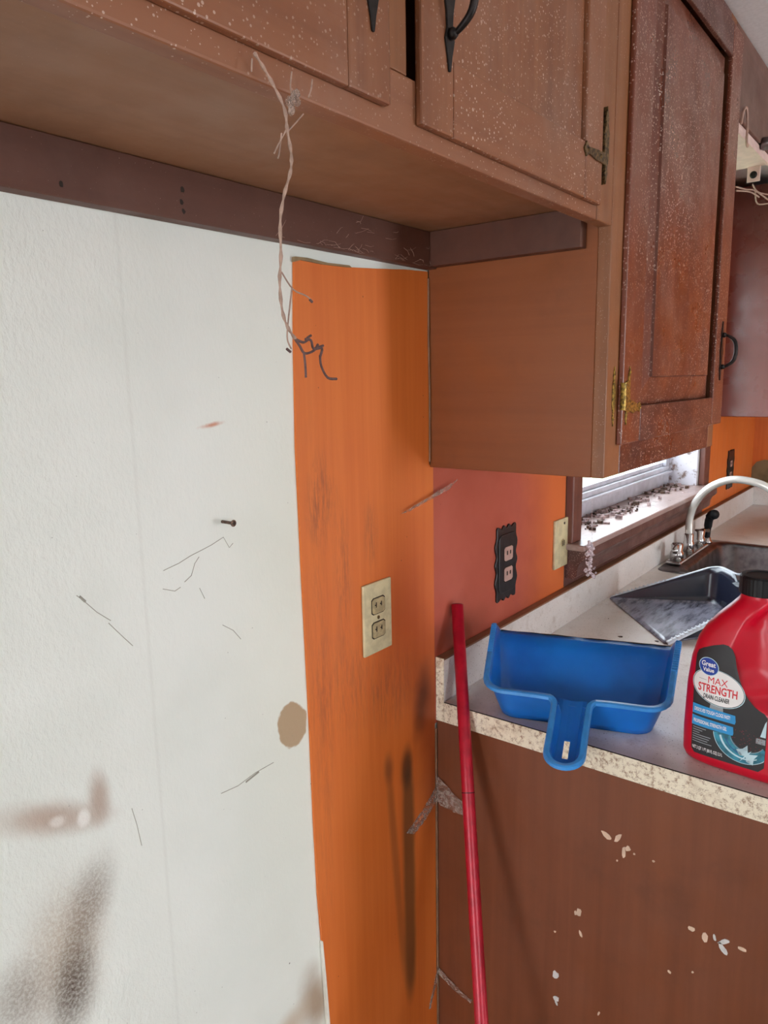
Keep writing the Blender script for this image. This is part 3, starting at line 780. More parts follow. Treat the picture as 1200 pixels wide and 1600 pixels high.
# sink
sk = root('sink', 'dirty stainless steel sink bowl set in the worktop', 'sink', (1.37, -0.3, 0.74))
bm = B()
def ring(x0, x1, y0, y1, z, rad, n=5):
    out = []
    for cx, cy, a0 in ((x1 - rad, y1 - rad, 0), (x0 + rad, y1 - rad, 90), (x0 + rad, y0 + rad, 180), (x1 - rad, y0 + rad, 270)):
        for k in range(n + 1):
            a = math.radians(a0 + 90 * k / n)
            out.append(bm.verts.new((cx + rad * math.cos(a), cy + rad * math.sin(a), z)))
    return out
rings = [ring(SX0 - 0.025, SX1 + 0.025, SY0 - 0.025, SY1 + 0.052, 0.9148, 0.03), ring(SX0 - 0.023, SX1 + 0.023, SY0 - 0.023, SY1 + 0.050, 0.9175, 0.03),
         ring(SX0 + 0.004, SX1 - 0.004, SY0 + 0.004, SY1 - 0.012, 0.9165, 0.045), ring(SX0 + 0.010, SX1 - 0.010, SY0 + 0.010, SY1 - 0.018, 0.908, 0.05),
         ring(SX0 + 0.022, SX1 - 0.022, SY0 + 0.022, SY1 - 0.03, 0.77, 0.06), ring(SX0 + 0.05, SX1 - 0.05, SY0 + 0.05, SY1 - 0.055, 0.752, 0.05)]
for a, b_ in zip(rings, rings[1:]):
    for i in range(len(a)):
        j = (i + 1) % len(a); bm.faces.new((a[i], a[j], b_[j], b_[i]))
bm.faces.new(rings[-1])
o = fin(bm, 'bowl', M['steel'], sk, smooth=True); sd = o.modifiers.new('solid', 'SOLIDIFY'); sd.thickness = 0.0012; sd.offset = -1
fin(lathe(B(), [(0.04, 0), (0.04, 0.002), (0.03, 0.003), (0.028, 0.001)], (1.37, -0.3, 0.753), 'z', 20), 'drain', M['chrome'], sk)
# faucet
fa = root('faucet', 'chrome two-handle kitchen faucet with tall arched white spout', 'faucet', (1.34, -0.06, 0.9175))
bm = B(); box(bm, 1.19, 1.50, -0.085, -0.038, 0.9178, 0.93); fin(bm, 'deck_plate', M['chrome'], fa, 0.005)
bm = lathe(B(), [(0.017, 0), (0.017, 0.03), (0.0145, 0.034), (0.0145, 0.055), (0.011, 0.06)], (1.345, -0.062, 0.93), 'z', 18)
fin(bm, 'spout_base', M['chrome'], fa, smooth=True)
pts = spline([(1.345, -0.062, 0.985), (1.345, -0.062, 1.04), (1.345, -0.078, 1.092), (1.345, -0.115, 1.138), (1.345, -0.168, 1.165), (1.345, -0.222, 1.166), (1.345, -0.275, 1.150), (1.345, -0.305, 1.115), (1.345, -0.312, 1.085)], 7)
fin(tube(B(), pts, 0.0115, 14), 'spout', M['spout'], fa, smooth=True)
for xh, sgn in ((1.225, -1), (1.465, 1)):
    bm = lathe(B(), [(0.020, 0), (0.020, 0.022), (0.016, 0.026), (0.018, 0.045), (0.014, 0.05)], (xh, -0.062, 0.93), 'z', 16)
    h_ = fin(bm, 'handle', M['chrome'], fa, smooth=True)
    bm = tube(B(), [(xh, -0.062, 0.972), (xh + sgn * 0.02, -0.066, 0.974), (xh + sgn * 0.062, -0.072, 0.968)], [0.008, 0.007, 0.0085], 10)
    fin(bm, 'lever', M['chrome'], h_, smooth=True)
# sprayer beside it
sp_ = root('sink_sprayer', 'black hose sprayer standing beside the arched faucet', 'sprayer', (1.56, -0.062, 0.9175))
fin(lathe(B(), [(0.019, 0), (0.019, 0.008), (0.014, 0.012), (0.013, 0.02)], (1.56, -0.062, 0.9178), 'z', 16), 'collar', M['chrome'], sp_, smooth=True)
bm = tube(B(), spline([(1.56, -0.062, 0.938), (1.56, -0.064, 0.97), (1.556, -0.068, 1.0), (1.548, -0.078, 1.018), (1.535, -0.09, 1.022)], 5), [0.011] * 6 + [0.013] * 6 + [0.0155] * 6 + [0.016] * 3, 12)
fin(bm, 'spray_head', M['black'], sp_, smooth=True)

# ------------------------------------------------------------------ outlets and switch
def rrect(cx, cz, hw, hh, rad, n=4):
    out = []
    for sx, sz, a0 in ((1, 1, 0), (-1, 1, 90), (-1, -1, 180), (1, -1, 270)):
        for k in range(n + 1):
            a = math.radians(a0 + 90 * k / n)
            out.append((cx + sx * (hw - rad) + rad * math.cos(a), cz + sz * (hh - rad) + rad * math.sin(a)))
    return out
def socket_face(parent, cx, cz, yf, mat, smat, w_=0.0165, h_=0.0142):
    n_ = 20; pts = []
    for k in range(n_):
        a = 2 * math.pi * k / n_
        pts.append((cx + w_ * max(-0.92, min(0.92, 1.15 * math.cos(a))), cz + h_ * max(-0.86, min(0.86, 1.12 * math.sin(a)))))
    rim = [(cx + (x - cx) * 1.12, cz + (z - cz) * 1.12) for x, z in pts]
    g = fin(prism(B(), rim, XZ, yf - 0.0004, yf), 'socket_gap', M['slot'], parent)
    g['label'] = 'dark gap round the socket face'
    s_ = fin(prism(B(), pts, XZ, yf - 0.0016, yf), 'socket', mat, parent, 0.0004)
    for sx, hh in ((-0.0064, 0.0042), (0.0064, 0.0036)):
        hs_ = 0.0011 if mat == M['ivory_d'] else 0.0022
        bm = B(); box(bm, cx + sx - hs_, cx + sx + hs_, yf - 0.0019, yf - 0.0015, cz + 0.002 - hh, cz + 0.002 + hh)
        if mat == M['ivory_d']: box(bm, cx + sx - 0.0035, cx + sx, yf - 0.0019, yf - 0.0015, cz + 0.001, cz + 0.003)
        fin(bm, 'slot', smat, s_)
OX, OZ = -0.2045, 1.0589
ou = root('duplex_outlet', 'ivory duplex outlet plate on the orange strip', 'outlet', (OX + 0.035, -0.0035, OZ + 0.057), 'wall outlets')
boxo('cover_plate', M['ivory'], ou, OX, OX + 0.0699, -0.0085, -0.0035, OZ, OZ + 0.1143, 0.0018)
for dz in (0.0195, -0.0195):
    socket_face(ou, OX + 0.035, OZ + 0.057 + dz, -0.0085, M['ivory_d'], M['slot'])
fin(lathe(B(), [(0.0028, 0), (0.0028, 0.001), (0.001, 0.0014)], (OX + 0.035, -0.0085, OZ + 0.057), 'y', 10), 'plate_screw', M['bronze'], ou)
# black scalloped plate
def scallop(cx, z0, z1, hw):
    out = []; h = z1 - z0; n_ = 84
    for k in range(n_):
        a = 2 * math.pi * k / n_; c, s = math.cos(a), math.sin(a)
        e = 9.0
        rad = (abs(c) ** e + abs(s) ** e) ** (-1 / e)
        wob = 1 + 0.075 * math.cos(14 * a)
        out.append((cx + hw * c * rad * wob, (z0 + z1) / 2 + h / 2 * s * rad * (1 + 0.045 * math.cos(14 * a))))
    return out
ob = root('duplex_outlet', 'black scalloped outlet plate on the panel with the painted red sheen', 'outlet', (0.25, -0.003, 1.11), 'wall outlets')
fin(prism(B(), scallop(0.252, 1.041, 1.190, 0.043), XZ, -0.0065, -0.0028), 'cover_plate', M['blackplate'], ob, 0.0012)
fin(prism(B(), rrect(0.252, 1.1155, 0.034, 0.060, 0.012), XZ, -0.0085, -0.0065), 'raised_border', M['blackplate'], ob, 0.0012)
for dz in (0.021, -0.021):
    socket_face(ob, 0.254, 1.1135 + dz, -0.0085, M['pinkplug'], M['slot'], 0.0185, 0.0165)
os_ = root('wall_plate', 'ivory jack cover plate beside the window casing', 'switch plate', (0.512, -0.003, 1.107), 'wall outlets')
boxo('cover_plate', M['ivory'], os_, 0.474, 0.5445, -0.0085, -0.0028, 1.0505, 1.1635, 0.0018)
bm = lathe(B(), [(0.0095, 0), (0.0095, 0.001), (0.004, 0.0016)], (0.514, -0.0085, 1.107), 'y', 14)
fin(bm, 'jack', M['ivory_d'], os_)
bm = B(); box(bm, 0.509, 0.5115, -0.0108, -0.0098, 1.101, 1.113); box(bm, 0.5165, 0.519, -0.0108, -0.0098, 1.101, 1.113)
fin(bm, 'slot', M['slot'], os_)
bm = lathe(B(), [(0.003, 0), (0.003, 0.001)], (0.521, -0.0085, 1.152), 'y', 10)
fin(bm, 'plate_screw', M['iron'], os_)
of = root('duplex_outlet', 'black outlet plate on the orange panel past the window', 'outlet', (2.09, -0.003, 1.11), 'wall outlets')
fin(prism(B(), scallop(2.09, 1.035, 1.185, 0.05), XZ, -0.0075, -0.0032), 'cover_plate', M['blackplate'], of, 0.002)
for dz in (0.022, -0.022):
    socket_face(of, 2.09, 1.11 + dz, -0.0075, M['pinkplug'], M['slot'])

# ------------------------------------------------------------------ red pole
po = root('broom_pole', 'red painted broom handle leaning in the corner against the worktop end', 'pole', (-0.366, -0.357, 0.0))
ptop = Vector((0.052, -0.0145, 1.08)); pbot = Vector((-0.366, -0.357, 0.008))
fin(tube(B(), [pbot, pbot.lerp(ptop, 0.25), pbot.lerp(ptop, 0.5), pbot.lerp(ptop, 0.75), ptop], 0.0108, 20), 'shaft', M['redpole'], po, smooth=True)
dv = (ptop - pbot).normalized()
fin(tube(B(), [ptop - dv * 0.003, ptop + dv * 0.001], 0.0096, 16), 'end_plug', M['poleend'], po)
fin(tube(B(), [pbot.lerp(ptop, 0.735), pbot.lerp(ptop, 0.7365)], 0.0111, 20), 'ferrule_ring', M['poleend'], po)

# ------------------------------------------------------------------ dustpans
def dustpan(name, label, O, D, S, W_rim, W_bot, W_tip, W_lip, depth, zr, zfloor, mats, hlen=0.13, hw=0.0235, teeth=True, crn=0.03, inset=0.012, hslope=None):
    """O rear mid on the counter; D unit vector to the lip; S unit vector across. zr(d): rim height, zfloor(d): floor height"""
    O, D, S = Vector(O), Vector(D).normalized(), Vector(S).normalized()
    Z = Vector((0, 0, 1))
    P = lambda s, d, z: O + S * s + D * d + Z * z
    # half path from rear middle to the tip: (s, d) for rim and floor
    rim, bot = [], []
    hr, hb = W_rim / 2, W_bot / 2
    for k in range(6):
        t = k / 6; rim.append((t * (hr - crn), 0.0)); bot.append((t * (hb - crn), inset))
    for k in range(7):
        a = math.radians(90 * k / 6)
        rim.append((hr - crn + crn * math.sin(a), crn - crn * math.cos(a)))
        bot.append((hb - crn + crn * math.sin(a), inset + crn - crn * math.cos(a)))
    nside = 12
    for k in range(1, nside + 1):
        t = k / nside
        rim.append((hr + (W_tip / 2 - hr) * t, crn + (depth - crn) * t))
        bot.append((hb + (W_lip / 2 - hb) * t, inset + crn + (depth + 0.004 - inset - crn) * t))
    n_ = len(rim); NV = 5
    bm = B(); cols = {}
    def wallcol(i, sg):
        (s, d), (s2, d2_) = rim[i], bot[i]
        zt, zb = zr(d), zfloor(d2_)
        if s < hw * 0.9: zt = zt - 0.016
        zt = max(zt, zb + 0.001)
        return [bm.verts.new(P(sg * (s + (s2 - s) * j / NV), d + (d2_ - d) * j / NV, zt + (zb - zt) * j / NV)) for j in range(NV + 1)]
    for sg in (1, -1):
        for i in range(n_):
            cols[(i, sg)] = cols[(0, 1)] if (i == 0 and sg == -1) else wallcol(i, sg)
    for sg in (1, -1):
        for i in range(n_ - 1):
            a, b_ = cols[(i, sg)], cols[(i + 1, sg)]
            for j in range(NV): bm.faces.new((a[j], b_[j], b_[j + 1], a[j + 1]))
    # floor rows between mirrored bottom points
    NS = 8; rows = []
    for i in range(5, n_):
        s, d = bot[i]; row = [cols[(i, -1)][NV]]
        for q in range(1, NS): row.append(bm.verts.new(P(-s + 2 * s * q / NS, d, zfloor(d))))
        row.append(cols[(i, 1)][NV]); rows.append(row)
    for a, b_ in zip(rows, rows[1:]):
        for q in range(NS): bm.faces.new((a[q], a[q + 1], b_[q + 1], b_[q]))
    rearfan = [cols[(i, -1)][NV] for i in range(5, -1, -1)] + [cols[(i, 1)][NV] for i in range(1, 6)]
    bm.faces.new(rearfan + rows[0][1:-1][::-1]) if False else None
    bmesh.ops.remove_doubles(bm, verts=bm.verts[:], dist=1e-5)
    rt = root(name, label, 'dustpan', O, None)
    o = fin(bm, 'pan', mats[0], rt, smooth=True)
    sd = o.modifiers.new('solid', 'SOLIDIFY'); sd.thickness = 0.002; sd.offset = 0
    # rim flange following the edge and running out round the handle
    hz = (lambda d: zr(d)) if hslope is None else (lambda d: zr(0) + hslope * d)
    path = []
    for i in range(n_ - 1, -1, -1):
        s, d = rim[i]
        if s >= hw + 0.018: path.append((s, d))
    fil = 0.018
    for k in range(1, 6):
        a = math.radians(90 * k / 5)
        path.append((hw + fil - fil * math.sin(a), -fil + fil * math.cos(a)))
    path.append((hw - 0.001, -hlen * 0.6))
    for k in range(0, 9):
        a = math.radians(90 * k / 8)
        path.append(((hw - 0.001) * math.cos(a), -hlen + hw - (hw - 0.001) * math.sin(a)))
    full = path + [(-s, d) for s, d in path[-2::-1]]
    n2 = len(full); bm = B(); prev = None
    fw = 0.0085
    for i, (s, d) in enumerate(full):
        s0, d0 = full[max(i - 1, 0)]; s1, d1 = full[min(i + 1, n2 - 1)]
        tx, ty = s1 - s0, d1 - d0; L = math.hypot(tx, ty) or 1
        nx, ny = -ty / L, tx / L
        if nx * s + ny * (d - depth * 0.4) < 0 and abs(s) > hw + 0.03: nx, ny = -nx, -ny
        if i == 0: sgn = 1
        zz = hz(d) if d < 0 else zr(d)
        prf = [(-0.0012, 0.0), (0.0, 0.0014), (fw * 0.7, 0.0012), (fw, -0.0006), (fw * 1.05, -0.0055), (fw * 0.75, -0.0055), (fw * 0.65, -0.0016), (-0.0012, -0.0016)]
        cur = [bm.verts.new(P(s + nx * a, d + ny * a, zz + b_)) for a, b_ in prf]
        if prev:
            for q in range(len(prf)):
                w2 = (q + 1) % len(prf); bm.faces.new((prev[q], cur[q], cur[w2], prev[w2]))
        else: bm.faces.new(cur)
        prev = cur
    bm.faces.new(prev)
    rimo = fin(bm, 'rim', mats[1], rt, smooth=False)
    if teeth:
        for sg in (1, -1):
            for k in range(13):
                t = 0.42 + 0.56 * k / 13
                s = hr + (W_tip / 2 - hr) * t; d = crn + (depth - crn) * t
                a = P(sg * (s - 0.001), d, zr(d) + 0.0014); b_ = P(sg * (s + 0.008), d, zr(d) + 0.0008)
                fin(tube(B(), [a, b_], 0.0022, 6), 'comb_tooth', mats[1], rimo)
    # handle channel with a slot
    bm = B(); ds = [0.012, 0.0, -0.02, -hlen * 0.45, -hlen * 0.52, -hlen * 0.78, -hlen * 0.83, -hlen + 0.012, -hlen + 0.004]
    ss = [-1, -0.72, -0.2, 0.2, 0.72, 1]; grid = []
    for d in ds:
        e = 1.0 if d > -hlen + hw else max(0.25, math.sqrt(max(0, 1 - ((-hlen + hw - d) / hw) ** 2)))
        zt = hz(d) if d < 0 else zr(d)
        grid.append([bm.verts.new(P(s * (hw - 0.0015) * e, d, zt - (0.0005 if abs(s) == 1 and d < -0.001 else (0.004 if d < -hlen + 0.008 else 0.0155 + 0.002 * (abs(s) < 0.5))))) for s in ss])
    for i in range(len(ds) - 1):
        for j in range(len(ss) - 1):
            if j == 2 and i == 4: continue
            bm.faces.new((grid[i][j], grid[i + 1][j], grid[i + 1][j + 1], grid[i][j + 1]))
    bm.faces.new(grid[-1])
    o = fin(bm, 'handle', mats[0], rt, smooth=False)
    sd = o.modifiers.new('solid', 'SOLIDIFY'); sd.thickness = 0.002; sd.offset = 0
    return rt
def fl_blue(d):
    return 0.002 if d < 0.05 else (0.002 + 0.088 * ((d - 0.05) / 0.083) ** 1.1 if d < 0.133 else 0.090 + (d - 0.133) * 0.45)
dustpan('dustpan', 'blue plastic dustpan on the worktop corner with handle overhanging the edge', (0.033, -0.246, 0.914), (0.954, 0.303, 0), (0.303, -0.954, 0),
        0.288, 0.246, 0.314, 0.300, 0.154, lambda d: 0.056 + 0.38 * d, fl_blue, (M['bluepl'], M['bluerim']))
_o = Vector((0.033, -0.246, 0.914)); _d = Vector((0.954, 0.303, 0)); _s = Vector((0.303, -0.954, 0))
bm = B(); tube(bm, [_o + _d * (0.1585 + random.uniform(-0.0008, 0.0008)) + _s * (-0.148 + 0.296 * k / 20) + Vector((0, 0, 0.1005 + random.uniform(-0.0006, 0.0008))) for k in range(21)], 0.0022, 6)
_pan = [o for o in bpy.data.objects if o.name.startswith('dustpan')][0]
fin(bm, 'lip_strip', M['slot'], _pan)['label'] = 'dark grimy lip edge'
dustpan('dustpan', 'charcoal plastic dustpan lying between the sink and the red bottle', (0.803, -0.331, 0.914), (-0.649, 0.761, 0), (-0.761, -0.649, 0),
        0.245, 0.215, 0.332, 0.331, 0.25, lambda d: 0.094 - 0.352 * d, lambda d: 0.0022, (M['darkpan'], M['darkrim']), hlen=0.12, hslope=-0.05)

# ------------------------------------------------------------------ red bottle
BO = Vector((0.03496668, -0.42067322, 0.9143)); BU = Vector((-0.06869625, -0.99763762, 0)); BN = Vector((0.99763762, -0.06869625, 0))
bp = lambda u_, z_, n_: BO + BU * u_ + BN * n_ + Vector((0, 0, z_))
UC, NC = 0.077, 0.046
secs = [  # z, half width, half depth, exponent
    (0.0, 0.074, 0.036, 4.0), (0.004, 0.082, 0.043, 4.2), (0.014, 0.0865, 0.046, 4.4), (0.05, 0.087, 0.046, 4.6), (0.12, 0.085, 0.046, 4.6), (0.16, 0.081, 0.0455, 4.4),
    (0.19, 0.074, 0.044, 4.0), (0.21, 0.064, 0.042, 3.4), (0.228, 0.050, 0.038, 2.8), (0.243, 0.036, 0.032, 2.3), (0.254, 0.0265, 0.0265, 2.0), (0.258, 0.0245, 0.0245, 2.0), (0.268, 0.0235, 0.0235, 2.0)]
def sec(z):
    z = max(0.0, min(z, secs[-1][0]))
    for a, b_ in zip(secs, secs[1:]):
        if z <= b_[0]:
            t = (z - a[0]) / (b_[0] - a[0]); t2 = t
            return tuple(a[i] + (b_[i] - a[i]) * t2 for i in (1, 2, 3))
    return secs[-1][1:]
def sm(x, a, b_):
    t = max(0.0, min(1.0, (x - a) / (b_ - a))); return t * t * (3 - 2 * t)
def recess(u_, z_):
    """grip recess right of the label"""
    e = math.hypot((u_ - 0.126) / (0.061 if u_ < 0.126 else 0.022), (z_ - 0.184) / 0.080)
    return 0.026 * (1 - sm(e, 0.86, 1.04))
def front(u_, z_):
    hw_, hd_, ex = sec(z_)
    q = min(abs((u_ - UC) / hw_), 0.999)
    y = hd_ * (1 - q ** ex) ** (1 / ex)
    y = max(y - recess(u_, z_) * min(1, y / 0.03), 0.004)
    return NC - y
bt = root('drain_cleaner_bottle', 'red plastic jug of drain cleaner with black cap at the worktop edge', 'bottle', bp(UC, 0, NC))
bm = B(); rings = []; NA = 112; NZ = 86
for k in range(NZ + 1):
    z = 0.268 * k / NZ
    if k == 1: z = 0.0015
    hw_, hd_, ex = sec(z); row = []
    for a_ in range(NA):
        a = 2 * math.pi * a_ / NA; c, s = math.cos(a), math.sin(a)
        cu = math.copysign(abs(c) ** (2 / ex), c) * hw_; cn = math.copysign(abs(s) ** (2 / ex), s) * hd_
        rc = recess(UC + cu, z) * min(1, abs(cn) / 0.03)
        cn = math.copysign(max(abs(cn) - rc, min(abs(cn), 0.004)), cn)
        row.append(bm.verts.new(bp(UC + cu, z, NC + cn)))
    rings.append(row)
for a, b_ in zip(rings, rings[1:]):
    for i in range(NA):
        j = (i + 1) % NA; bm.faces.new((a[i], a[j], b_[j], b_[i]))
bm.faces.new(rings[0][::-1]); bm.faces.new(rings[-1])
fin(bm, 'body', M['redbottle'], bt, smooth=True)
# ribbed cap
bm = B(); rings = []
for r_, z in ((0.0275, 0.262), (0.0285, 0.263), (0.0285, 0.286), (0.0268, 0.289), (0.021, 0.2893), (0.020, 0.2875), (0.0, 0.2875)):
    rings.append([bm.verts.new(bp(UC + 0.001 + (r_ + (0.0003 if k % 2 and 0.262 < z < 0.288 and r_ > 0.027 else 0)) * math.cos(2 * math.pi * k / 72), z, NC + (r_ + (0.0003 if k % 2 and 0.262 < z < 0.288 and r_ > 0.027 else 0)) * math.sin(2 * math.pi * k / 72))) for k in range(72)])
for a, b_ in zip(rings, rings[1:]):
    for i in range(72):
        j = (i + 1) % 72; bm.faces.new((a[i], a[j], b_[j], b_[i]))
bm.faces.new(rings[0][::-1])
bmesh.ops.remove_doubles(bm, verts=bm.verts[:], dist=1e-6)
fin(bm, 'cap', M['black'], bt)
# label
def decal(name, pts, lift, mat, parent, cuts=3):
    bm = B(); vs = [bm.verts.new((x, z, 0)) for x, z in pts]
    bm.faces.new(vs); bmesh.ops.triangulate(bm, faces=bm.faces[:])
    for _ in range(cuts):
        long_ = [e for e in bm.edges if e.calc_length() > 0.006]
        if not long_: break
        bmesh.ops.subdivide_edges(bm, edges=long_, cuts=1); bmesh.ops.triangulate(bm, faces=bm.faces[:])
    for v in bm.verts: v.co = bp(v.co.x, v.co.y, front(v.co.x, v.co.y) - lift)
    return fin(bm, name, mat, parent)
def ell(cx, cz, rx, rz, n=36, tilt=0.0):
    return [(cx + rx * math.cos(2 * math.pi * k / n), cz + rz * math.sin(2 * math.pi * k / n) + tilt * rx * math.cos(2 * math.pi * k / n)) for k in range(n)]
lab_pts = [(0.009, 0.024), (0.014, 0.018), (0.102, 0.0185), (0.109, 0.026), (0.1095, 0.065), (0.109, 0.100), (0.105, 0.105), (0.098, 0.108), (0.091, 0.1125), (0.083, 0.121), (0.076, 0.132), (0.070, 0.146),
           (0.065, 0.163), (0.062, 0.178), (0.058, 0.187), (0.052, 0.191), (0.045, 0.1915), (0.032, 0.187), (0.018, 0.180), (0.011, 0.175), (0.0085, 0.168), (0.0075, 0.12)]
lb = decal('label', lab_pts, 0.0005, M['lab_black'], bt, 5)
lb['label'] = 'black front label'
def text(body, u0_, z0_, w_, h_, mat, lift, bold=0.0, shear=0.0, slope=0.0):
    cu = bpy.data.curves.new('lettering', 'FONT'); cu.body = body; cu.offset = bold; cu.shear = shear; cu.resolution_u = 3
    to = bpy.data.objects.new('lettering_source', cu); COL.objects.link(to)
    dg = bpy.context.evaluated_depsgraph_get()
    me = bpy.data.meshes.new_from_object(to.evaluated_get(dg))
    bpy.data.objects.remove(to); bpy.data.curves.remove(cu)
    xs = [v.co.x for v in me.vertices]; ys = [v.co.y for v in me.vertices]
    x0_, x1_, y0_, y1_ = min(xs), max(xs), min(ys), max(ys)
    for v in me.vertices:
        a = (v.co.x - x0_) / (x1_ - x0_) * w_; b_ = (v.co.y - y0_) / (y1_ - y0_) * h_
        uu_, zz_ = u0_ + a, z0_ + b_ + slope * a
        v.co = bp(uu_, zz_, front(uu_, zz_) - lift)
    me.name = 'lettering'; me.materials.append(mat)
    o = bpy.data.objects.new('lettering', me); COL.objects.link(o); attach(o, lb); return o
# teal swirl first, lowest layers
def band(nm, cx, cz, ro, ri, a0, a1, mat, lift, c2=None, sq=1.0, n_=36):
    """curved ribbon between two arcs"""
    bm = B(); prev = None; c2 = c2 or (cx, cz)
    for k in range(n_ + 1):
        a = math.radians(a0 + (a1 - a0) * k / n_); row = []
        for q in range(7):
            t = q / 6
            x = (cx + ro * math.cos(a)) * (1 - t) + (c2[0] + ri * math.cos(a)) * t
            z = (cz + ro * sq * math.sin(a)) * (1 - t) + (c2[1] + ri * sq * math.sin(a)) * t
            x = min(x, 0.1088); row.append(bm.verts.new(bp(x, z, front(x, z) - lift)))
        if prev:
            for q in range(6): bm.faces.new((prev[q], row[q], row[q + 1], prev[q + 1]))
        prev = row
    return fin(bm, nm, mat, lb)
band('swirl', 0.080, 0.064, 0.0400, 0.0230, 186, 330, M['lab_teal'], 0.0008, (0.086, 0.066), 0.98)
band('swirl_line', 0.080, 0.064, 0.0406, 0.0398, 186, 330, M['lab_pale'], 0.0010, None, 0.98)
band('swirl_line', 0.082, 0.0645, 0.0345, 0.0330, 192, 300, M['lab_pale'], 0.0010, (0.0832, 0.0650), 0.98)
band('swirl_line', 0.084, 0.0650, 0.0290, 0.0282, 200, 285, M['lab_blue'], 0.0010, None, 0.98)
band('swirl_line', 0.0855, 0.0655, 0.0238, 0.0230, 200, 330, M['lab_grey'], 0.0010, None, 0.98)
star = []
for k in range(20):
    a = 2 * math.pi * k / 20 + 0.3; rd = (0.015 if k % 4 == 0 else 0.010) if k % 2 == 0 else 0.0034
    star.append((0.0862 + rd * math.cos(a), 0.0385 + rd * math.sin(a)))
decal('star_burst', star, 0.0012, M['lab_pale'], lb, 3)
for k in range(46):
    a = random.uniform(0, 6.28); rd = 0.022 * math.sqrt(random.random())
    uu_, zz_ = 0.086 + rd * math.cos(a), 0.062 + rd * 0.8 * math.sin(a)
    if zz_ > 0.072 and random.random() < 0.7: continue
    decal('red_fleck', blob(uu_, zz_, 0.0008, 0.0006, 6), 0.0012, M['lab_maroon'], lb, 0)
# pipe at the right edge
decal('pipe_picture', [(0.0965, 0.060), (0.1085, 0.060), (0.1085, 0.068), (0.0965, 0.068)], 0.0009, M['lab_grey'], lb, 3)
decal('pipe_picture', [(0.1015, 0.071), (0.1085, 0.071), (0.1085, 0.096), (0.1065, 0.092)], 0.0009, M['lab_pale'], lb, 3)
# drain neck behind the bars
decal('pipe_picture', [(0.032, 0.088), (0.052, 0.088), (0.050, 0.105), (0.034, 0.105)], 0.0008, M['lab_grey'], lb, 3)
# ovals
decal('oval_border', [(a, b_) for a, b_ in ell(0.0425, 0.1255, 0.0368, 0.0268, 40, -0.10) if True], 0.0010, M['lab_pale'], lb, 4)
decal('oval_line', ell(0.0425, 0.1257, 0.0358, 0.0262, 40, -0.10), 0.0012, M['lab_black'], lb, 4)
decal('oval', ell(0.0425, 0.1260, 0.0350, 0.0255, 40, -0.10), 0.0014, M['lab_white'], lb, 4)
decal('badge_border', ell(0.0280, 0.1550, 0.0142, 0.0132, 32, -0.06), 0.0017, M['lab_pale'], lb, 3)
decal('badge', ell(0.0280, 0.1550, 0.0132, 0.0123, 32, -0.06), 0.0019, M['lab_blue'], lb, 3)
text('Great', 0.0178, 0.1552, 0.0200, 0.0075, M['lab_white'], 0.0022, 0.025)
text('Value', 0.0200, 0.1474, 0.0160, 0.0062, M['lab_white'], 0.0022, 0.025)
text('MAX', 0.0285, 0.1308, 0.0270, 0.0100, M['lab_red'], 0.0017, 0.0)
text('STRENGTH', 0.0150, 0.1165, 0.0540, 0.0125, M['lab_red'], 0.0017, 0.022)
text('DRAIN CLEANER', 0.0230, 0.1068, 0.0360, 0.0072, M['lab_black'], 0.0017, 0.022, 0.15)
decal('thin_line', [(0.0155, 0.1348), (0.0265, 0.1342), (0.0265, 0.1346), (0.0155, 0.1352)], 0.0017, M['lab_black'], lb, 2)
decal('blue_bar', [(0.0085, 0.0795), (0.068, 0.0790), (0.069, 0.0830), (0.068, 0.0920), (0.0085, 0.0945)], 0.0014, M['lab_cyan'], lb, 4)
decal('blue_bar', [(0.0085, 0.0615), (0.066, 0.0615), (0.067, 0.0650), (0.066, 0.0745), (0.0085, 0.0765)], 0.0014, M['lab_cyan'], lb, 4)
text('DISSOLVES TOUGH CLOGS FAST!', 0.0115, 0.0840, 0.0500, 0.0056, M['lab_white'], 0.0017, 0.02)
text('PROFESSIONAL STRENGTH GEL', 0.0110, 0.0660, 0.0470, 0.0056, M['lab_white'], 0.0017, 0.02)
text('NET 2 QT 1 PT (80 FL OZ) 2.3 L', 0.0110, 0.0235, 0.0430, 0.0064, M['lab_white'], 0.0010, 0.02)
for i, wd in enumerate((0.019, 0.014, 0.010, 0.026, 0.024, 0.022, 0.028)):
    decal('small_print_line', [(0.0105, 0.0575 - i * 0.0036), (0.0105 + wd, 0.0575 - i * 0.0036), (0.0105 + wd, 0.0586 - i * 0.0036), (0.0105, 0.0586 - i * 0.0036)], 0.0009, M['lab_grey'], lb, 2)

# ------------------------------------------------------------------ small things
# screw sticking out of the white wall
sx, sz = wallpt(347, 815)
sw = root('wall_screw', 'rusty screw sticking out of the white wall', 'screw', (sx, 0, sz))
dirv = Vector((0.004, -1, 0.0)).normalized()
a = Vector((sx, 0.002, sz)); b_ = a + dirv * 0.020
bm = tube(B(), [a.lerp(b_, t / 14) for t in range(15)], [0.0016 if k % 2 else 0.0021 for k in range(15)], 10)
fin(bm, 'shank', M['screw'], sw)
bm = lathe(B(), [(0.002, 0), (0.0042, 0.0022), (0.0042, 0.003), (0.0015, 0.0034)], b_, 'y', 14)
hd = fin(bm, 'screw_head', M['screw'], sw)
bm = B(); box(bm, b_.x - 0.0024, b_.x + 0.0024, b_.y - 0.0040, b_.y - 0.0030, b_.z - 0.0005, b_.z + 0.0005); box(bm, b_.x - 0.0005, b_.x + 0.0005, b_.y - 0.0040, b_.y - 0.0030, b_.z - 0.0024, b_.z + 0.0024)
fin(bm, 'cross_slot', M['slot'], hd)

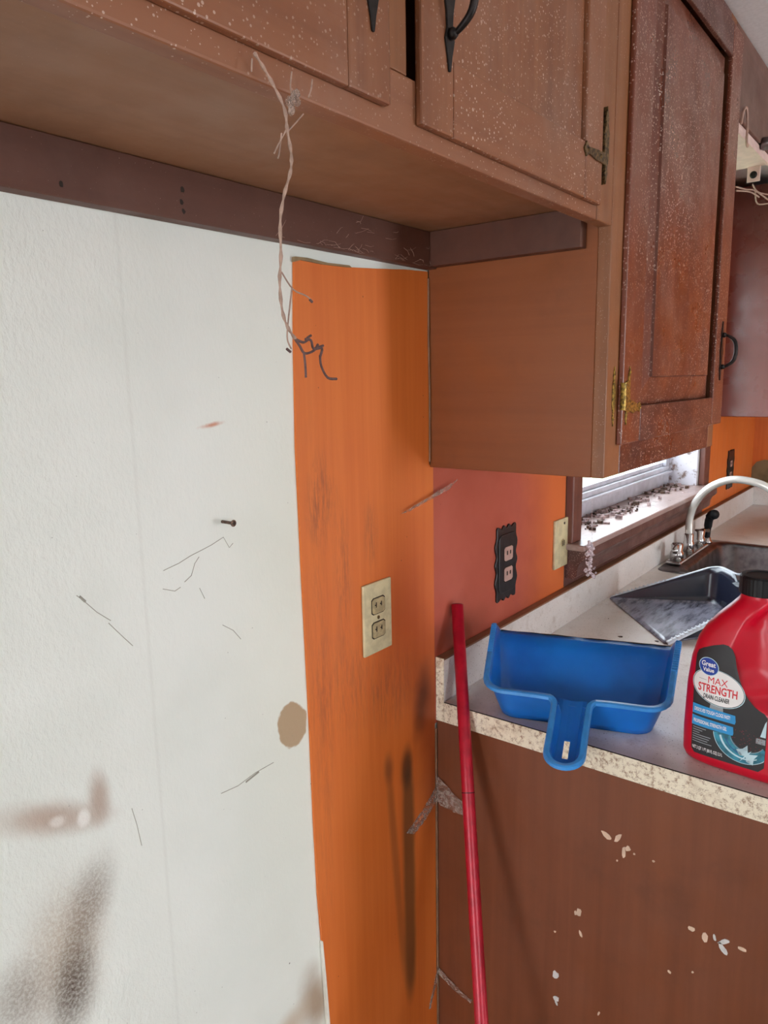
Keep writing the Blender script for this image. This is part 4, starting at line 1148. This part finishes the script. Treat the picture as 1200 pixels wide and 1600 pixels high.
# dusty cobweb strand hanging from the first cabinet door
def at(px, py, y):
    x, z = wallpt(px, py, y); return (x, y, z)
YS = -0.312
strand = root('cobweb_strand', 'long dusty cobweb strand dangling from the cabinet door bottom', 'cobweb', at(397, 85, YS))
main = spline([at(*q, YS) for q in ((397, 82), (412, 106), (430, 138), (445, 172), (449, 205), (455, 240), (454, 268), (444, 305), (438, 345), (439, 400), (437, 440), (441, 485), (450, 512), (462, 530))], 5)
fin(tube(B(), main, [0.0011 + 0.0004 * math.sin(i * 1.7) for i in range(len(main))], 7), 'thread', M['thread'], strand)
for path in ([(455, 545), (449, 530), (450, 505), (456, 450)], [(440, 425), (458, 452), (478, 462), (488, 470)], [(450, 205), (462, 192), (474, 178)], [(449, 200), (438, 220), (428, 240)], [(440, 208), (436, 240), (434, 248)],
             [(456, 112), (454, 140), (462, 160)], [(488, 124), (486, 140), (482, 152)], [(394, 92), (393, 112)]):
    fin(tube(B(), spline([at(*q, YS) for q in path], 4), 0.0006, 5), 'side_thread', M['thread'], strand)
for path in ([(458, 525), (468, 540), (476, 552), (490, 548), (497, 538)], [(477, 530), (486, 532), (490, 545), (503, 544), (500, 558)], [(480, 528), (486, 524)], [(500, 555), (502, 572), (512, 590), (526, 592)], [(475, 553), (477, 570), (478, 590)], [(462, 530), (474, 535), (482, 530)],
             [(490, 545), (505, 540)], [(448, 545), (454, 550)], [(484, 468), (488, 472)]):
    fin(tube(B(), spline([at(*q, YS) for q in path], 4), 0.0010, 6), 'tangled_thread', M['thread_d'], strand)
bm = B()
for k in range(10):
    c = at(458 + random.uniform(-8, 8), 158 + random.uniform(-22, 22), YS - random.uniform(0, 0.004))
    lathe(bm, [(0.0005, -0.003), (0.0026, -0.001), (0.0022, 0.002), (0.0004, 0.004)], c, 'z', 6)
fin(bm, 'dust_tuft', M['web'], strand)

def sheet(name, label, corners, mat, n=14, sag=0.01, jag=0.12, group=None):
    """thin sagging web stretched between 3-D corner points (quad)"""
    a, b_, c, d = [Vector(q) for q in corners]
    bm = B(); g = []
    for i in range(n + 1):
        row = []
        for j in range(n + 1):
            s, t = i / n, j / n
            if j == n: t = 1 - jag * random.random()
            if j == 0: t = jag * random.random()
            p_ = a.lerp(b_, s).lerp(d.lerp(c, s), t)
            k = math.sin(math.pi * s)
            row.append(bm.verts.new(p_ + Vector((0, 0, -sag * k)) + Vector((random.uniform(-1, 1), random.uniform(-1, 1), random.uniform(-1, 1))) * 0.0008))
        g.append(row)
    for i in range(n):
        for j in range(n): bm.faces.new((g[i][j], g[i + 1][j], g[i + 1][j + 1], g[i][j + 1]))
    o = fin(bm, name, mat); sd = o.modifiers.new('solid', 'SOLIDIFY'); sd.thickness = 0.0004
    return tag(o, label, 'cobweb', group)
wv_ = lambda px, py, y=-0.0045: at(px, py, y)
def panpt(px, py, x=-0.001):
    d = f + rr * ((px - 600) / 1150.75) - uu * ((py - 800) / 1150.75)
    o_ = m.translation; t = (x - o_.x) / d.x; q = o_ + d * t
    return (x, q.y, q.z)
sheet('cobweb', 'grey cobweb sheet strung across the corner behind the red pole', [(-0.100, -0.004, 0.705), (-0.002, -0.005, 0.752), (-0.002, -0.006, 0.722), (-0.075, -0.004, 0.688)], M['web'], sag=0.006)
sheet('cobweb', 'grey cobweb wing on the brown end panel behind the pole', [(-0.0035, -0.004, 0.775), (-0.002, -0.085, 0.722), (-0.002, -0.075, 0.708), (-0.0035, -0.004, 0.715)], M['web'], sag=0.004)
sheet('cobweb', 'lower cobweb wisp spanning the corner near the bottom', [(-0.0035, -0.004, 0.372), (-0.002, -0.080, 0.336), (-0.002, -0.076, 0.328), (-0.0035, -0.004, 0.355)], M['web'], sag=0.004)
sheet('cobweb', 'lower cobweb wisp hanging on the orange strip edge', [(-0.004, -0.005, 0.370), (-0.034, -0.0045, 0.300), (-0.030, -0.0045, 0.296), (-0.004, -0.005, 0.345)], M['web'], sag=0.0)
sheet('cobweb', 'thin cobweb bridging orange strip and red panel below the cabinet', [wv_(626, 803, -0.012), wv_(716, 748, -0.012), wv_(700, 766, -0.012), wv_(640, 799, -0.012)], M['web'], sag=0.0)
# tuft hanging at the window stool
bm = B()
for k in range(46):
    t = random.random(); px = 922 + random.uniform(-8, 8) * (0.4 + t); py = 845 + 60 * t
    c = at(px, py, -0.060 - random.uniform(0, 0.006))
    r_ = random.uniform(0.002, 0.006)
    lathe(bm, [(r_ * 0.2, -r_), (r_, -r_ * 0.3), (r_ * 0.8, r_ * 0.4), (r_ * 0.2, r_)], c, 'z', 6)
tube(bm, [at(925, 780, -0.054), at(925, 850, -0.058)], 0.0004, 5)
tag(fin(bm, 'cobweb_tuft', M['web_w']), 'fluffy white cobweb tuft hanging at the window sill corner', 'cobweb')
# web under the far light
bm = B()
for path in ([(1150, 292), (1165, 296), (1180, 298), (1200, 312)], [(1150, 298), (1172, 300), (1186, 308)], [(1180, 298), (1183, 318), (1200, 318)], [(1176, 288), (1184, 300), (1200, 304)]):
    tube(bm, spline([at(*q, -0.25) for q in path], 4), 0.0018, 5)
tag(fin(bm, 'cobweb_strand', M['thread']), 'ragged cobweb threads hanging below the strip light', 'cobweb')
# wispy threads under the high cabinet
bm = B()
for k in range(46):
    px = random.gauss(560, 75); py = 385 + (px - 560) * 0.22 + random.gauss(0, 26)
    if not (380 < px < 700): continue
    p0 = Vector(at(px, py, -0.0225)); a = random.uniform(-0.9, 0.9)
    p1 = p0 + Vector((math.cos(a), 0, math.sin(a))) * random.uniform(0.006, 0.03)
    for q in (p0, p1): q.z = min(max(q.z, 1.655), 1.704); q.x = min(q.x, -0.04)
    mid = p0.lerp(p1, 0.5) + Vector((0, -0.002, random.uniform(-0.003, 0.003)))
    tube(bm, [p0, mid, p1], 0.00022, 4)
tag(fin(bm, 'cobweb_wisps', M['thread']), 'fine cobweb wisps in the dark corner under the cabinet', 'cobweb', None, 'stuff')
# crumbs on the worktop
bm = B()
for k in range(26):
    x = random.uniform(0.12, 0.62); y = random.uniform(-0.30, -0.03); s = random.uniform(0.001, 0.004)
    prism(bm, blob(x, y, s * 1.5, s, 6, 0.4, random.uniform(0, 3)), XY, 0.9142, 0.9142 + s * 0.4)
tag(fin(bm, 'counter_crumbs', M['debris']), 'dark crumbs and droppings scattered on the worktop', 'crumbs', None, 'stuff')
